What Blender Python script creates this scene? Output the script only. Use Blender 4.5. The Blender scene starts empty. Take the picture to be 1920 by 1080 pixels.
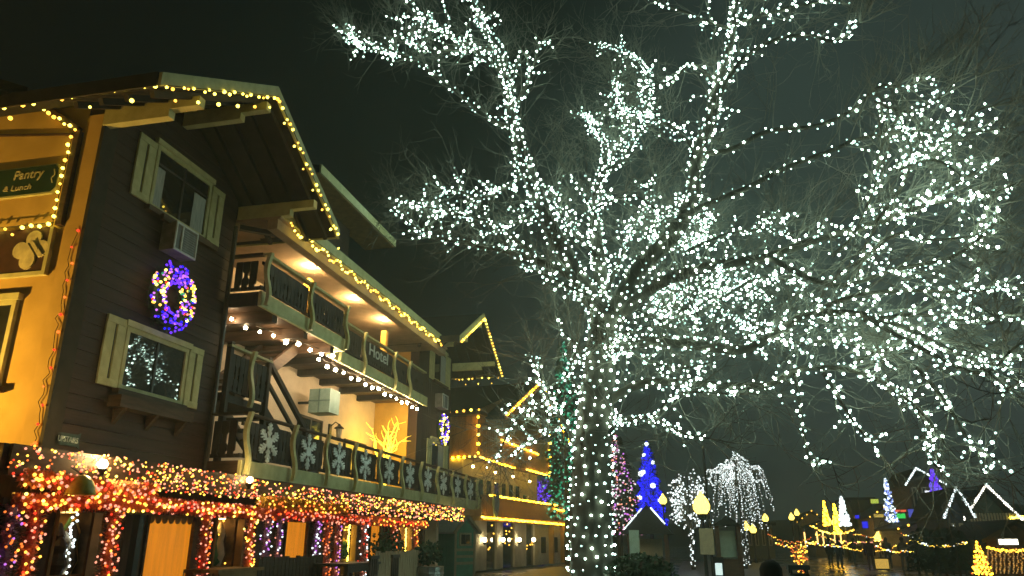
import bpy, math, random
from mathutils import Vector, Matrix
R = math.radians
rnd = random.Random(7)
sc = bpy.context.scene
col = sc.collection

# ------------------------------------------------------------------ camera
CAMP = Vector((0, 0, 1.65)); YAW = R(12.6); PIT = R(18.6); FPX = 1400.0
cd = bpy.data.cameras.new('camera'); cam = bpy.data.objects.new('camera', cd); col.objects.link(cam)
cam.location = CAMP; cam.rotation_euler = (R(90) + PIT, 0, YAW)
cd.sensor_width = 36; cd.lens = 36 * FPX / 1920; cd.clip_start = .1; cd.clip_end = 2000
sc.camera = cam
# ------------------------------------------------------------------ night sky (town glow towards the lit square)
w = bpy.data.worlds.new('World'); sc.world = w; w.use_nodes = True
nt = w.node_tree; nt.nodes.clear()
out = nt.nodes.new('ShaderNodeOutputWorld'); bg = nt.nodes.new('ShaderNodeBackground')
tc = nt.nodes.new('ShaderNodeTexCoord'); dt = nt.nodes.new('ShaderNodeVectorMath'); dt.operation = 'DOT_PRODUCT'
dt.inputs[1].default_value = Vector((.62, .78, -.08)).normalized()
rp = nt.nodes.new('ShaderNodeValToRGB'); rp.color_ramp.interpolation = 'EASE'
e = rp.color_ramp.elements
e[0].position = .44; e[0].color = (.0014, .0017, .0017, 1)
e[1].position = 1.0; e[1].color = (.060, .082, .073, 1)
m_ = e.new(.72); m_.color = (.024, .036, .032, 1)
nt.links.new(tc.outputs['Generated'], dt.inputs[0]); nt.links.new(dt.outputs['Value'], rp.inputs[0])
nt.links.new(rp.outputs[0], bg.inputs[0]); bg.inputs[1].default_value = 1.0
nt.links.new(bg.outputs[0], out.inputs[0])
# ------------------------------------------------------------------ exposure, render
sc.view_settings.view_transform = 'Standard'; sc.view_settings.look = 'None'
sc.view_settings.exposure = 0; sc.view_settings.gamma = 1; sc.view_settings.use_curve_mapping = False
sc.render.engine = 'CYCLES'
cy = sc.cycles
cy.use_denoising = True
try: cy.denoiser = 'OPENIMAGEDENOISE'
except Exception: pass
cy.use_light_tree = True; cy.use_adaptive_sampling = True; cy.adaptive_threshold = .05
cy.max_bounces = 5; cy.diffuse_bounces = 2; cy.glossy_bounces = 2; cy.transmission_bounces = 3; cy.transparent_max_bounces = 6; cy.volume_bounces = 0
cy.sample_clamp_indirect = 2.0; cy.caustics_reflective = False; cy.caustics_refractive = False

# ------------------------------------------------------------------ helpers: rays of the photograph to points on real planes
FW = Vector((-math.sin(YAW) * math.cos(PIT), math.cos(YAW) * math.cos(PIT), math.sin(PIT)))
RT = Vector((math.cos(YAW), math.sin(YAW), 0)); UPV = RT.cross(FW)
def ray(x, y): return FW * FPX + RT * (x - 960) + UPV * (540 - y)
def onX(x, y, X): d = ray(x, y); return CAMP + d * (X / d.x)
def onY(x, y, Y): d = ray(x, y); return CAMP + d * (Y / d.y)
def px_x(x, Y, y=1011): return onY(x, y, Y).x
def px_z(y, Y, x=1290): return onY(x, y, Y).z
Z = Vector((0, 0, 1))
class Frame:
    """u along the wall (right as seen from outside), v up, w out of the wall"""
    def __init__(s, o, r, n): s.o = Vector(o); s.r = Vector(r).normalized(); s.n = Vector(n).normalized()
    def p(s, u, v, w=0): return s.o + s.r * u + Z * v + s.n * w
    def px(s, x, y):
        d = ray(x, y); t = (s.o - CAMP).dot(s.n) / d.dot(s.n); q = CAMP + d * t - s.o
        return q.dot(s.r), q.z
# ------------------------------------------------------------------ helpers: materials
MATS = {}
def mat(name, c, rough=.7, c2=None, scale=6, bump=0, metal=0, stretch=(1, 1, 1), spec=.3, alpha=None, detail=5):
    if name in MATS: return MATS[name]
    m = bpy.data.materials.new(name); m.use_nodes = True; MATS[name] = m
    t = m.node_tree; b = t.nodes['Principled BSDF']
    b.inputs['Roughness'].default_value = rough; b.inputs['Metallic'].default_value = metal
    b.inputs['Specular IOR Level'].default_value = spec
    b.inputs['Base Color'].default_value = (*c, 1)
    if c2 is None: c2 = tuple(x * .62 for x in c)
    tx = t.nodes.new('ShaderNodeTexCoord'); mp = t.nodes.new('ShaderNodeMapping'); mp.inputs['Scale'].default_value = stretch
    n = t.nodes.new('ShaderNodeTexNoise'); n.inputs['Scale'].default_value = scale; n.inputs['Detail'].default_value = detail
    mx = t.nodes.new('ShaderNodeMix'); mx.data_type = 'RGBA'
    mx.inputs['A'].default_value = (*c2, 1); mx.inputs['B'].default_value = (*c, 1)
    t.links.new(tx.outputs['Object'], mp.inputs[0]); t.links.new(mp.outputs[0], n.inputs['Vector'])
    cr = t.nodes.new('ShaderNodeValToRGB'); cr.color_ramp.elements[0].position = .34; cr.color_ramp.elements[1].position = .66
    t.links.new(n.outputs['Fac'], cr.inputs[0]); t.links.new(cr.outputs[0], mx.inputs['Factor'])
    t.links.new(mx.outputs['Result'], b.inputs['Base Color'])
    if bump:
        bp = t.nodes.new('ShaderNodeBump'); bp.inputs['Strength'].default_value = bump; bp.inputs['Distance'].default_value = .02
        t.links.new(n.outputs['Fac'], bp.inputs['Height']); t.links.new(bp.outputs[0], b.inputs['Normal'])
    return m
def emi(name, c, s, sample=True):
    if name in MATS: return MATS[name]
    m = bpy.data.materials.new(name); m.use_nodes = True; MATS[name] = m
    t = m.node_tree; b = t.nodes['Principled BSDF']
    b.inputs['Base Color'].default_value = (c[0] * .25, c[1] * .25, c[2] * .25, 1)
    b.inputs['Emission Color'].default_value = (*c, 1); b.inputs['Emission Strength'].default_value = s
    m.cycles.emission_sampling = 'FRONT' if sample else 'NONE'
    return m
def glass(name, c=(.02, .025, .024), rough=.05):
    m = mat(name, c, rough, c2=c, spec=.8); return m
# ------------------------------------------------------------------ helpers: meshes and objects
WO = {}
def tag(o, label=None, cat=None, group=None, kind=None):
    if label: o['label'] = label
    if cat: o['category'] = cat
    if group: o['group'] = group
    if kind: o['kind'] = kind
    return o
def thing(name, label, cat, loc, group=None):
    o = bpy.data.objects.new(name, None); col.objects.link(o); o.location = loc; o.empty_display_size = .2
    WO[o.name] = Vector(loc); return tag(o, label, cat, group)
def place(name, me, loc, parent=None, rot=None, scale=None):
    o = bpy.data.objects.new(name, me); col.objects.link(o); loc = Vector(loc)
    if parent: o.parent = parent; o.location = loc - WO[parent.name]
    else: o.location = loc
    if rot: o.rotation_euler = rot
    if scale: o.scale = scale
    WO[o.name] = loc; return o
class MB:
    def __init__(s): s.v = []; s.f = []
    def add(s, vs, fs):
        k = len(s.v); s.v += [Vector(x) for x in vs]; s.f += [tuple(i + k for i in f) for f in fs]; return s
    def hexa(s, a): return s.add(a, [(0, 3, 2, 1), (4, 5, 6, 7), (0, 1, 5, 4), (1, 2, 6, 5), (2, 3, 7, 6), (3, 0, 4, 7)])
    def box(s, x0, x1, y0, y1, z0, z1):
        return s.hexa([(x0, y0, z0), (x1, y0, z0), (x1, y1, z0), (x0, y1, z0), (x0, y0, z1), (x1, y0, z1), (x1, y1, z1), (x0, y1, z1)])
    def fb(s, F, u0, u1, v0, v1, w0, w1):
        p = F.p; return s.hexa([p(u0, v0, w1), p(u1, v0, w1), p(u1, v0, w0), p(u0, v0, w0), p(u0, v1, w1), p(u1, v1, w1), p(u1, v1, w0), p(u0, v1, w0)])
    def beam(s, a, b, wd, ht, up=Z):
        a = Vector(a); b = Vector(b); d = (b - a).normalized(); sd = d.cross(up).normalized(); u = sd.cross(d)
        sd = sd * wd / 2; u = u * ht / 2
        return s.hexa([a - sd - u, a + sd - u, b + sd - u, b - sd - u, a - sd + u, a + sd + u, b + sd + u, b - sd + u])
    def tube(s, pts, rad, n=6, cap=True):
        k = len(s.v); m = len(pts); pv = None
        pts = [Vector(p) for p in pts]
        for i, p in enumerate(pts):
            d = (pts[min(i + 1, m - 1)] - pts[max(i - 1, 0)])
            d = d.normalized() if d.length > 1e-9 else Z
            a = d.cross(Vector((.31, .17, .93)) if abs(d.z) < .9 else Vector((1, .2, 0))).normalized() if pv is None else (pv - d * pv.dot(d)).normalized()
            pv = a; b = d.cross(a); r = rad[i] if hasattr(rad, '__len__') else rad
            for j in range(n):
                t = 2 * math.pi * j / n; s.v.append(p + (a * math.cos(t) + b * math.sin(t)) * r)
        for i in range(m - 1):
            for j in range(n):
                q = k + i * n; s.f.append((q + j, q + (j + 1) % n, q + n + (j + 1) % n, q + n + j))
        if cap: s.f.append(tuple(k + j for j in reversed(range(n)))); s.f.append(tuple(k + (m - 1) * n + j for j in range(n)))
        return s
    def prism(s, poly, ext):
        """poly: list of 3D points (planar), extruded by vector ext"""
        n = len(poly); a = [Vector(p) for p in poly]; b = [p + Vector(ext) for p in a]
        return s.add(a + b, [tuple(reversed(range(n))), tuple(range(n, 2 * n))] + [(i, (i + 1) % n, n + (i + 1) % n, n + i) for i in range(n)])
    def lathe(s, c, prof, n=12):
        k = len(s.v); c = Vector(c)
        for r, z in prof:
            for j in range(n):
                t = 2 * math.pi * j / n; s.v.append(c + Vector((r * math.cos(t), r * math.sin(t), z)))
        for i in range(len(prof) - 1):
            for j in range(n):
                q = k + i * n; s.f.append((q + j, q + (j + 1) % n, q + n + (j + 1) % n, q + n + j))
        s.f.append(tuple(k + j for j in reversed(range(n)))); s.f.append(tuple(k + (len(prof) - 1) * n + j for j in range(n)))
        return s
    def ico(s, c, r):
        c = Vector(c); return s.add([c + v * r for v in ICO_V], ICO_F)
    def octa(s, c, r):
        c = Vector(c); return s.add([c + Vector(v) * r for v in ((1, 0, 0), (-1, 0, 0), (0, 1, 0), (0, -1, 0), (0, 0, 1), (0, 0, -1))],
            [(0, 2, 4), (2, 1, 4), (1, 3, 4), (3, 0, 4), (2, 0, 5), (1, 2, 5), (3, 1, 5), (0, 3, 5)])
    def mesh(s, name, m, origin=Vector((0, 0, 0)), smooth=False):
        me = bpy.data.meshes.new(name); me.from_pydata([tuple(v - origin) for v in s.v], [], s.f); me.update()
        for mm in (m if isinstance(m, (list, tuple)) else [m]): me.materials.append(mm)
        if smooth: me.polygons.foreach_set('use_smooth', [True] * len(me.polygons))
        return me
    def build(s, name, m, parent=None, smooth=False, base=False):
        lo = Vector((min(v.x for v in s.v), min(v.y for v in s.v), min(v.z for v in s.v)))
        hi = Vector((max(v.x for v in s.v), max(v.y for v in s.v), max(v.z for v in s.v)))
        c = (lo + hi) / 2
        if base: c.z = lo.z
        return place(name, s.mesh(name, m, c, smooth), c, parent)
t_ = (1 + 5 ** .5) / 2
ICO_V = [Vector(v).normalized() for v in ((-1, t_, 0), (1, t_, 0), (-1, -t_, 0), (1, -t_, 0), (0, -1, t_), (0, 1, t_), (0, -1, -t_), (0, 1, -t_), (t_, 0, -1), (t_, 0, 1), (-t_, 0, -1), (-t_, 0, 1))]
ICO_F = [(0, 11, 5), (0, 5, 1), (0, 1, 7), (0, 7, 10), (0, 10, 11), (1, 5, 9), (5, 11, 4), (11, 10, 2), (10, 7, 6), (7, 1, 8), (3, 9, 4), (3, 4, 2), (3, 2, 6), (3, 6, 8), (3, 8, 9), (4, 9, 5), (2, 4, 11), (6, 2, 10), (8, 6, 7), (9, 8, 1)]
def fbox(name, F, u0, u1, v0, v1, w0, w1, m, parent): return MB().fb(F, u0, u1, v0, v1, w0, w1).build(name, m, parent)
def text_mesh(name, body, F, u, v, w, h, m, parent, width=None, slant=0):
    cu = bpy.data.curves.new(name, 'FONT'); cu.body = body; cu.size = 1; cu.extrude = .02; cu.shear = slant
    ob = bpy.data.objects.new(name, cu); col.objects.link(ob)
    dg = bpy.context.evaluated_depsgraph_get(); me = bpy.data.meshes.new_from_object(ob.evaluated_get(dg))
    bpy.data.objects.remove(ob)
    xs = [q.co.x for q in me.vertices]; ys = [q.co.y for q in me.vertices]
    sy = h / (max(ys) - min(ys)); sx = width / (max(xs) - min(xs)) if width else sy
    x0 = min(xs); y0 = min(ys); o = F.p(u, v, w)
    for q in me.vertices: q.co = F.r * ((q.co.x - x0) * sx) + Z * ((q.co.y - y0) * sy) + F.n * (q.co.z * .5)
    me.materials.append(m); return place(name, me, o, parent)
# bulbs ------------------------------------------------------------
BULB = {}
def bulb_mesh(m, r):
    k = (m.name, round(r, 4))
    if k not in BULB: BULB[k] = MB().ico((0, 0, 0), r).mesh('bulb', m, smooth=True)
    return BULB[k]
def string(name, label, cat, pts, mats, r, wire=None, group=None, limit=300, wirer=.008, parent=None, jit=.25):
    """a string of lamps: pts are bulb centres; up to `limit` that show largest are parts, the rest one stuff part"""
    base = Vector(min(pts, key=lambda p: p[2]))
    t = thing(name, label, cat, base, group)
    if wire:
        b = MB()
        for wpts in wire: b.tube(wpts, wirer, 3)
        b.build('wire', M_wire, t)
    pts = [(Vector(p), rnd.choice(mats), r * rnd.uniform(1 - jit, 1 + jit)) for p in pts]
    pts.sort(key=lambda q: (q[0] - CAMP).length / q[2])
    for p, m, rr in pts[:limit]: o = place('bulb', bulb_mesh(m, r), p, t); o.scale = (rr / r,) * 3
    rest = pts[limit:]
    if rest:
        b = MB(); ms = []; idx = []
        for p, m, rr in rest:
            if m not in ms: ms.append(m)
            b.ico(p, rr); idx += [ms.index(m)] * 20
        o = tag(b.build('bulbs', ms, t, smooth=True), kind='stuff'); o.data.polygons.foreach_set('material_index', idx)
    return t
def along(a, b, step, sag=0, jit=0):
    a = Vector(a); b = Vector(b); n = max(1, int((b - a).length / step)); o = []
    for i in range(n + 1):
        t = i / n; o.append(a.lerp(b, t) + Vector((rnd.uniform(-jit, jit), rnd.uniform(-jit, jit), rnd.uniform(-jit, jit) - sag * abs(math.sin(t * math.pi * n / 4)))))
    return o
ORD = ['first', 'second', 'third', 'fourth', 'fifth', 'sixth', 'seventh', 'eighth', 'ninth', 'tenth', 'eleventh', 'twelfth']

# ------------------------------------------------------------------ materials
M_wire = mat('wire', (.01, .012, .01), .6)
M_dark = mat('dark_siding', (.052, .025, .019), .62, (.034, .016, .012), 3, .25, stretch=(1, .25, 5))
M_darkv = mat('dark_vertical_boards', (.07, .043, .03), .65, (.036, .022, .016), 4, .2, stretch=(4, 4, .4))
M_cream = mat('cream_trim', (.60, .58, .30), .55, (.47, .45, .21), 5, .08)
M_stucco = mat('yellow_stucco', (.66, .44, .12), .85, (.54, .35, .085), 2.2, .2)
M_recess = mat('pale_stucco', (.74, .60, .44), .85, (.64, .51, .36), 2.5, .15)
M_orange = mat('orange_stucco', (.62, .38, .09), .85, (.5, .3, .06), 2.5, .15)
M_brown = mat('brown_timber', (.10, .055, .03), .6, (.05, .028, .016), 5, .2, stretch=(.6, .6, 4))
M_balus = mat('dark_baluster', (.045, .032, .026), .6, (.024, .017, .014), 6, .15, stretch=(3, 3, .5))
M_soffit = mat('dark_soffit', (.045, .036, .028), .75, (.028, .022, .018), 4, .1)
M_ceil = mat('porch_ceiling', (.52, .38, .24), .8, (.4, .29, .18), 3, .1)
M_roof = mat('roof_shingle', (.03, .03, .028), .85, (.018, .018, .017), 12, .4)
M_glass = glass('window_glass')
M_curt = mat('curtain', (.5, .52, .48), .9, (.3, .32, .3), 9, .3, stretch=(6, 6, .4))
M_black = mat('black_metal', (.012, .012, .012), .4, spec=.5)
M_pipe = mat('drain_pipe', (.06, .05, .045), .35, spec=.6)
M_white = mat('white_paint', (.72, .76, .74), .6, (.6, .64, .62), 12, .05)
M_green = mat('green_sign', (.012, .045, .022), .5, (.008, .03, .016), 4)
M_teal = mat('teal_panel', (.36, .52, .48), .5, (.27, .42, .38), 6)
M_gold = mat('gold_letter', (.62, .58, .36), .5)
M_bark = mat('bark', (.075, .066, .047), .9, (.042, .037, .026), 7, .8, stretch=(1, 1, .25))
M_twig = mat('twig', (.26, .25, .20), .9, (.16, .155, .12), 5)
M_wood = mat('honey_wood', (.58, .33, .11), .6, (.40, .21, .07), 5, .2, stretch=(4, 4, .4))
M_woodh = mat('honey_wood_rail', (.36, .2, .07), .6, (.24, .13, .045), 5, .2)
M_ltwood = mat('weathered_wood', (.42, .35, .23), .75, (.28, .23, .14), 6, .2, stretch=(4, 4, .4))
M_shed = mat('green_shed', (.11, .32, .21), .6, (.08, .23, .15), 4, .15)
M_tin = mat('tin', (.45, .5, .48), .35, metal=.7, scale=4)
M_leaf = mat('evergreen', (.035, .075, .03), .8, (.018, .04, .016), 9)
M_cream2 = mat('cream_stucco', (.62, .58, .44), .85, (.5, .46, .34), 2, .1)
T_ = (.68, 1.0, .80)
E_tree = emi('tree_bulb_lit', T_, 32.0)
E_tree2 = emi('tree_bulb_dimmer', (.64, 1.0, .86), 11)
E_tree3 = emi('tree_bulb_faint', (.62, 1.0, .88), 3)
E_warm = emi('warm_bulb', (1.0, .74, .085), 8.0)
E_warm2 = emi('warm_bulb_amber', (1.0, .50, .05), 4.0)
E_yel = emi('rope_light', (1.0, .50, .013), 26)
E_red = emi('red_bulb', (1.0, .05, .018), 1.7)
E_org = emi('orange_bulb', (1.0, .19, .03), 1.7)
E_pink = emi('pink_bulb', (1.0, .36, .22), 1.6)
E_fest = emi('festoon_bulb', (1.0, .74, .42), 210)
E_pur = emi('purple_bulb', (.55, .16, .75), 1.5)
E_blu = emi('blue_bulb', (.012, .012, 1.0), 1.5)
E_vio = emi('violet_bulb', (.13, .025, 1.0), 2.0)
E_grn = emi('green_bulb', (.03, .75, .38), .5)
E_grn2 = emi('pale_green_bulb', (.3, 1.0, .7), .8)
E_wht = emi('white_bulb', (.85, 1.0, 1.0), 2.6)
E_spot = emi('flood_lens', (1.0, .80, .42), 40)
E_down = emi('downlight_lens', (1.0, .72, .34), 60)
E_blind = emi('lit_blind', (1.0, .31, .012), .62)
t = E_blind.node_tree; nn = t.nodes.new('ShaderNodeTexNoise'); nn.inputs['Scale'].default_value = 2.2; mm = t.nodes.new('ShaderNodeMapping'); mm.inputs['Scale'].default_value = (1, 5, .35); cc = t.nodes.new('ShaderNodeTexCoord'); rr_ = t.nodes.new('ShaderNodeMapRange'); rr_.inputs[3].default_value = .36; rr_.inputs[4].default_value = .92
t.links.new(cc.outputs['Object'], mm.inputs[0]); t.links.new(mm.outputs[0], nn.inputs['Vector']); t.links.new(nn.outputs['Fac'], rr_.inputs[0]); t.links.new(rr_.outputs[0], t.nodes['Principled BSDF'].inputs['Emission Strength'])
E_lamp = emi('lamp_globe', (1.0, .70, .10), 4.5)
E_room = emi('shop_lamp', (1.0, .70, .25), 14)

# ================================================================== SETTING
def struct(name, b, m, parent=None):
    o = b.build(name, m, parent); o['kind'] = 'structure'; return o
# wet asphalt
mw = bpy.data.materials.new('wet_asphalt'); mw.use_nodes = True; t = mw.node_tree; b = t.nodes['Principled BSDF']
tx = t.nodes.new('ShaderNodeTexCoord'); n1 = t.nodes.new('ShaderNodeTexNoise'); n1.inputs['Scale'].default_value = .35; n1.inputs['Detail'].default_value = 6
n2 = t.nodes.new('ShaderNodeTexNoise'); n2.inputs['Scale'].default_value = 18; n2.inputs['Detail'].default_value = 4
t.links.new(tx.outputs['Object'], n1.inputs['Vector']); t.links.new(tx.outputs['Object'], n2.inputs['Vector'])
r1 = t.nodes.new('ShaderNodeMapRange'); r1.inputs[1].default_value = .38; r1.inputs[2].default_value = .62; r1.inputs[3].default_value = .12; r1.inputs[4].default_value = .42
t.links.new(n1.outputs['Fac'], r1.inputs[0]); t.links.new(r1.outputs[0], b.inputs['Roughness'])
b.inputs['Base Color'].default_value = (.035, .036, .035, 1); b.inputs['Specular IOR Level'].default_value = .6
bp = t.nodes.new('ShaderNodeBump'); bp.inputs['Strength'].default_value = .35; bp.inputs['Distance'].default_value = .02
t.links.new(n2.outputs['Fac'], bp.inputs['Height']); t.links.new(bp.outputs[0], b.inputs['Normal'])
struct('street', MB().add([(-245, -40, 0), (245, -40, 0), (245, 245, 0), (-245, 245, 0)], [(0, 1, 2, 3)]), mw)
M_pave = mat('paving', (.17, .16, .14), .5, (.11, .1, .09), 3, .2, spec=.5)
pv = struct('pavement', MB().box(-7.9, -3.4, 2, 46, .004, .12), M_pave)
kb = MB().box(-3.397, -3.25, 2, 46, .004, .135); struct('kerb', kb, mat('kerb_stone', (.28, .27, .25), .6, scale=5, bump=.2), pv)
struct('square_paving', MB().box(-.6, 5.5, 24, 60, .004, .10), M_pave)
hb = MB(); prev = None
for i in range(60):
    a = R(-75 + 150 * i / 59) ; h = 7 + 6 * math.sin(i * .21 + .6) ** 2 + 1.5 * math.sin(i * .9) + 26 * max(0, math.sin(a * 1.1 - .1)) ** 1.5
    x, y = 190 * math.sin(a), 190 * math.cos(a); h *= .6
    hb.v += [Vector((x, y, -1)), Vector((x * 1.06, y * 1.06, h * .55)), Vector((x * 1.16, y * 1.16, h))]
    if i:
        k = 3 * i
        for j in range(2): hb.f.append((k - 3 + j, k + j, k + j + 1, k - 2 + j))
struct('hills', hb, mat('dark_forest_hill', (.02, .028, .02), .95, scale=.05))

# ================================================================== THE HOTEL CHALET (left)
XW, XR = -8.5, -10.0                     # wing walls, recessed wall
hotel = thing('chalet_hotel', 'large three-storey chalet hotel with dark gabled wings, yellow side wall and two long balconies', 'building', (-10, 16, 0))
FF = Frame((XW, 0, 0), (0, 1, 0), (1, 0, 0))       # wing fronts, u = world y
FR = Frame((XR, 0, 0), (0, 1, 0), (1, 0, 0))
FS = Frame((XW, 8.65, 0), (1, 0, 0), (0, -1, 0))   # yellow side wall, u = 0 at the corner, negative to the left
GAB = [(10.5, 8.65, 12.35), (25.42, 23.55, 27.25)]
def plank_wall(name, y0, y1, z0, z1, yc, zap, vertical):
    """gable-shaped wall core with its boards as pieces"""
    core = MB().prism([(XW - .30, y0, z0), (XW - .30, y1, z0), (XW - .30, y1, z1), (XW - .30, yc, zap), (XW - .30, y0, z1)], (.27, 0, 0)).build(name, M_dark, hotel)
    if not vertical:
        z = z0; i = 0
        while z < zap - .12:
            h = .215; top = min(z + h, zap)
            def hw(zz): return (y0, y1) if zz <= z1 else (yc - (yc - y0) * (zap - zz) / (zap - z1), yc + (y1 - yc) * (zap - zz) / (zap - z1))
            a0, a1 = hw(z); b0, b1 = hw(top - .005); e0 = rnd.uniform(.0, .004)
            MB().hexa([(XW - .03, a0, z), (XW + .014 + e0, a0, z), (XW + .014 + e0, a1, z), (XW - .03, a1, z),
                       (XW - .03, b0, top - .005), (XW + .006 + e0, b0, top - .005), (XW + .006 + e0, b1, top - .005), (XW - .03, b1, top - .005)]).build('board', M_dark, core)
            z += h; i += 1
    else:
        n = int((y1 - y0) / .23); s = (y1 - y0) / n
        for i in range(n):
            a, b_ = y0 + i * s, y0 + (i + 1) * s - .014
            def zt(y): return z1 + (zap - z1) * (1 - abs(y - yc) / (yc - y0))
            q = rnd.uniform(.006, .016)
            MB().hexa([(XW - .03, a, z0), (XW + q, a, z0), (XW + q, b_, z0), (XW - .03, b_, z0),
                       (XW - .03, a, zt(a)), (XW + q, a, zt(a)), (XW + q, b_, zt(b_)), (XW - .03, b_, zt(b_))]).build('board', M_darkv, core)
    return core
plank_wall('front_wall', 8.65, 12.35, 2.78, 8.2, 10.5, 9.22, False)
plank_wall('front_wall', 23.55, 27.25, 2.78, 8.2, 25.42, 9.24, True)
# side walls
sw = MB().box(-17, XW - .31, 8.652, 8.95, 2.78, 8.3).build('side_wall', M_stucco, hotel)
MB().fb(FS, -.30, -.0, 2.78, 8.0, -.2, .03).build('corner_strip', M_stucco, sw)
MB().fb(FS, .002, .06, 2.78, 8.3, -.25, .035).build('corner_board', M_soffit, sw)
MB().box(-12, XR, 12.352, 23.548, 0.12, 8.05).build('recess_wall', M_recess, hotel)
MB().box(XR + .002, XW - .32, 23.55, 23.8, 2.7, 8.05).build('wing_side_wall', M_orange, hotel)
MB().box(XR + .002, XW - .32, 12.05, 12.35, 2.7, 8.05).build('wing_side_wall', M_recess, hotel)
MB().box(-17, XW - .31, 8.96, 27.2, 8.0, 8.3).build('attic_floor', M_soffit, hotel)
MB().box(-17, -12.02, 8.97, 27.2, .1, 7.99).build('core', M_soffit, hotel)
MB().box(XR + .002, XW - .32, 27.0, 27.24, .1, 7.99).build('end_wall', M_recess, hotel)
# --- gables
def gable(yc, half, zap, zea, xf, xb):
    r = MB(); th = .16
    for s in (-1, 1):
        a, b_ = (yc, zap), (yc + s * half, zea)
        q = [(xf + .02, a[0], a[1]), (xb, a[0], a[1]), (xb, b_[0], b_[1]), (xf + .02, b_[0], b_[1])]
        r.hexa([Vector(p) + Vector((0, 0, -th)) for p in q] + [Vector(p) for p in q])
    roof = r.build('roof', [M_roof], hotel)
    ln = math.hypot(half, zap - zea)
    for s in (-1, 1):
        d = Vector((0, s * half, zea - zap)) / ln
        a = Vector((xf + .05, yc, zap - .07)); e_ = a + d * (ln + .03)
        pl = [a + Z * .09, e_ + Z * .09, e_ - Z * .13, a - Z * .13 + d * .0]
        MB().prism([p - Vector((.024, 0, 0)) for p in pl], (.05, 0, 0)).build('rake_board', M_cream, roof)
        # soffit boarding and rafters
        so = MB(); q = [Vector((xf - .0, yc, zap - .175)), Vector((XW + .03, yc, zap - .175)), Vector((XW + .03, yc + s * half * .985, zea - .165)), Vector((xf, yc + s * half * .985, zea - .165))]
        so.hexa([p - Z * .02 for p in q] + q); so.build('soffit', M_soffit, roof)
        for k in range(4):
            x = XW + .28 + k * .42
            MB().beam((x, yc + s * .08, zap - .235 - .05), (x, yc + s * half * .96, zea - .235), .07, .10).build('rafter', M_soffit, roof)
        MB().prism([(xf, yc + s * (half + .0), zea - .2), (xf, yc + s * (half + .03), zea - .2), (xf, yc + s * (half + .03), zea + .02), (xf, yc + s * half, zea + .02)], (xb - xf, 0, 0)).build('eave_fascia', M_soffit if s < 0 else M_cream, roof)
    for f in (-.66, -.04, .66):
        y = yc + f * half; z = zap - abs(f) * (zap - zea) - .42
        # stepped lookout beam
        x0, x1 = XW + .03, xf - .0
        pl = [(x0, y, z + .09), (x1, y, z + .09), (x1, y, z - .07), (x1 - .5, y, z - .07), (x1 - .5, y, z - .2), (x0, y, z - .2)]
        MB().prism([(p[0], p[1] - .07, p[2]) for p in pl], (0, .14, 0)).build('lookout', M_cream, roof)
    return roof
g1 = gable(10.54, 2.85, 9.47, 7.85, -6.8, -17)
g2 = gable(25.42, 2.88, 9.50, 7.92, -6.8, -17)
# --- main roof between the wings with its eave, soffit ceiling and dormer
EX, EZ = -7.5, 7.86
mr = MB().hexa([(EX, 13.45, EZ), (EX, 22.5, EZ), (-13.6, 22.5, EZ + 3.2), (-13.6, 13.45, EZ + 3.2), (EX, 13.45, EZ + .16), (EX, 22.5, EZ + .16), (-13.6, 22.5, EZ + 3.36), (-13.6, 13.45, EZ + 3.36)]).build('roof', M_roof, hotel)
MB().box(EX + .003, EX + .05, 12.5, 23.0, EZ - .10, EZ + .17).build('gutter', M_cream, mr)
MB().box(XR + .003, EX, 12.36, 23.54, EZ - .13, EZ - .06).build('porch_ceiling', M_ceil, mr)
MB().box(EX - .28, EX - .06, 12.37, 23.53, EZ - .34, EZ - .135).build('eave_beam', M_ceil, mr)
dm = MB().box(-11.5, -9.0, 15.6, 18.6, 8.7, 10.2).build('dormer', M_darkv, hotel)
MB().hexa([(-8.25, 15.1, 10.30), (-8.25, 20.2, 10.30), (-13, 20.2, 11.6), (-13, 15.1, 11.6), (-8.25, 15.1, 10.42), (-8.25, 20.2, 10.42), (-13, 20.2, 11.72), (-13, 15.1, 11.72)]).build('dormer_roof', M_roof, dm)
MB().box(-8.247, -8.20, 15.1, 20.2, 10.22, 10.45).build('fascia', M_cream, dm)
MB().box(-9.2, -8.26, 15.12, 20.18, 10.20, 10.245).build('soffit', M_woodh, dm)

# --- windows and shutters
def window(F, u0, u1, v0, v1, parent, fr=M_cream, curtain=True, mull=1, sill=True, gl=None, trans=0):
    f = .07; b_ = MB()
    b_.fb(F, u0, u1, v1 - f, v1, -.02, .06); b_.fb(F, u0, u1, v0, v0 + f, -.02, .06)
    b_.fb(F, u0, u0 + f, v0 + f, v1 - f, -.02, .06); b_.fb(F, u1 - f, u1, v0 + f, v1 - f, -.02, .06)
    win = b_.build('window', fr, parent)
    n = mull + 1; s = (u1 - u0 - 2 * f) / n
    for i in range(n):
        a = u0 + f + i * s
        MB().fb(F, a + .004, a + s - .004, v0 + f, v1 - f - trans, .026, .032).build('pane', gl or M_glass, win)
        if trans: MB().fb(F, a + .004, a + s - .004, v1 - f - trans + .03, v1 - f, .026, .032).build('pane', gl or M_glass, win)
        if i: MB().fb(F, a - .022, a + .022, v0 + f, v1 - f, .012, .05).build('mullion', M_black, win)
    if trans: MB().fb(F, u0 + f, u1 - f, v1 - f - trans, v1 - f - trans + .03, .014, .046).build('transom', M_black, win)
    if sill:
        MB().fb(F, u0 - .06, u1 + .06, v0 - .09, v0 - .002, -.01, .13).build('sill', M_brown, win)
        MB().fb(F, u0 - .05, u1 + .05, v1 + .002, v1 + .10, -.01, .09).build('head_trim', fr, win)
    return win
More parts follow.
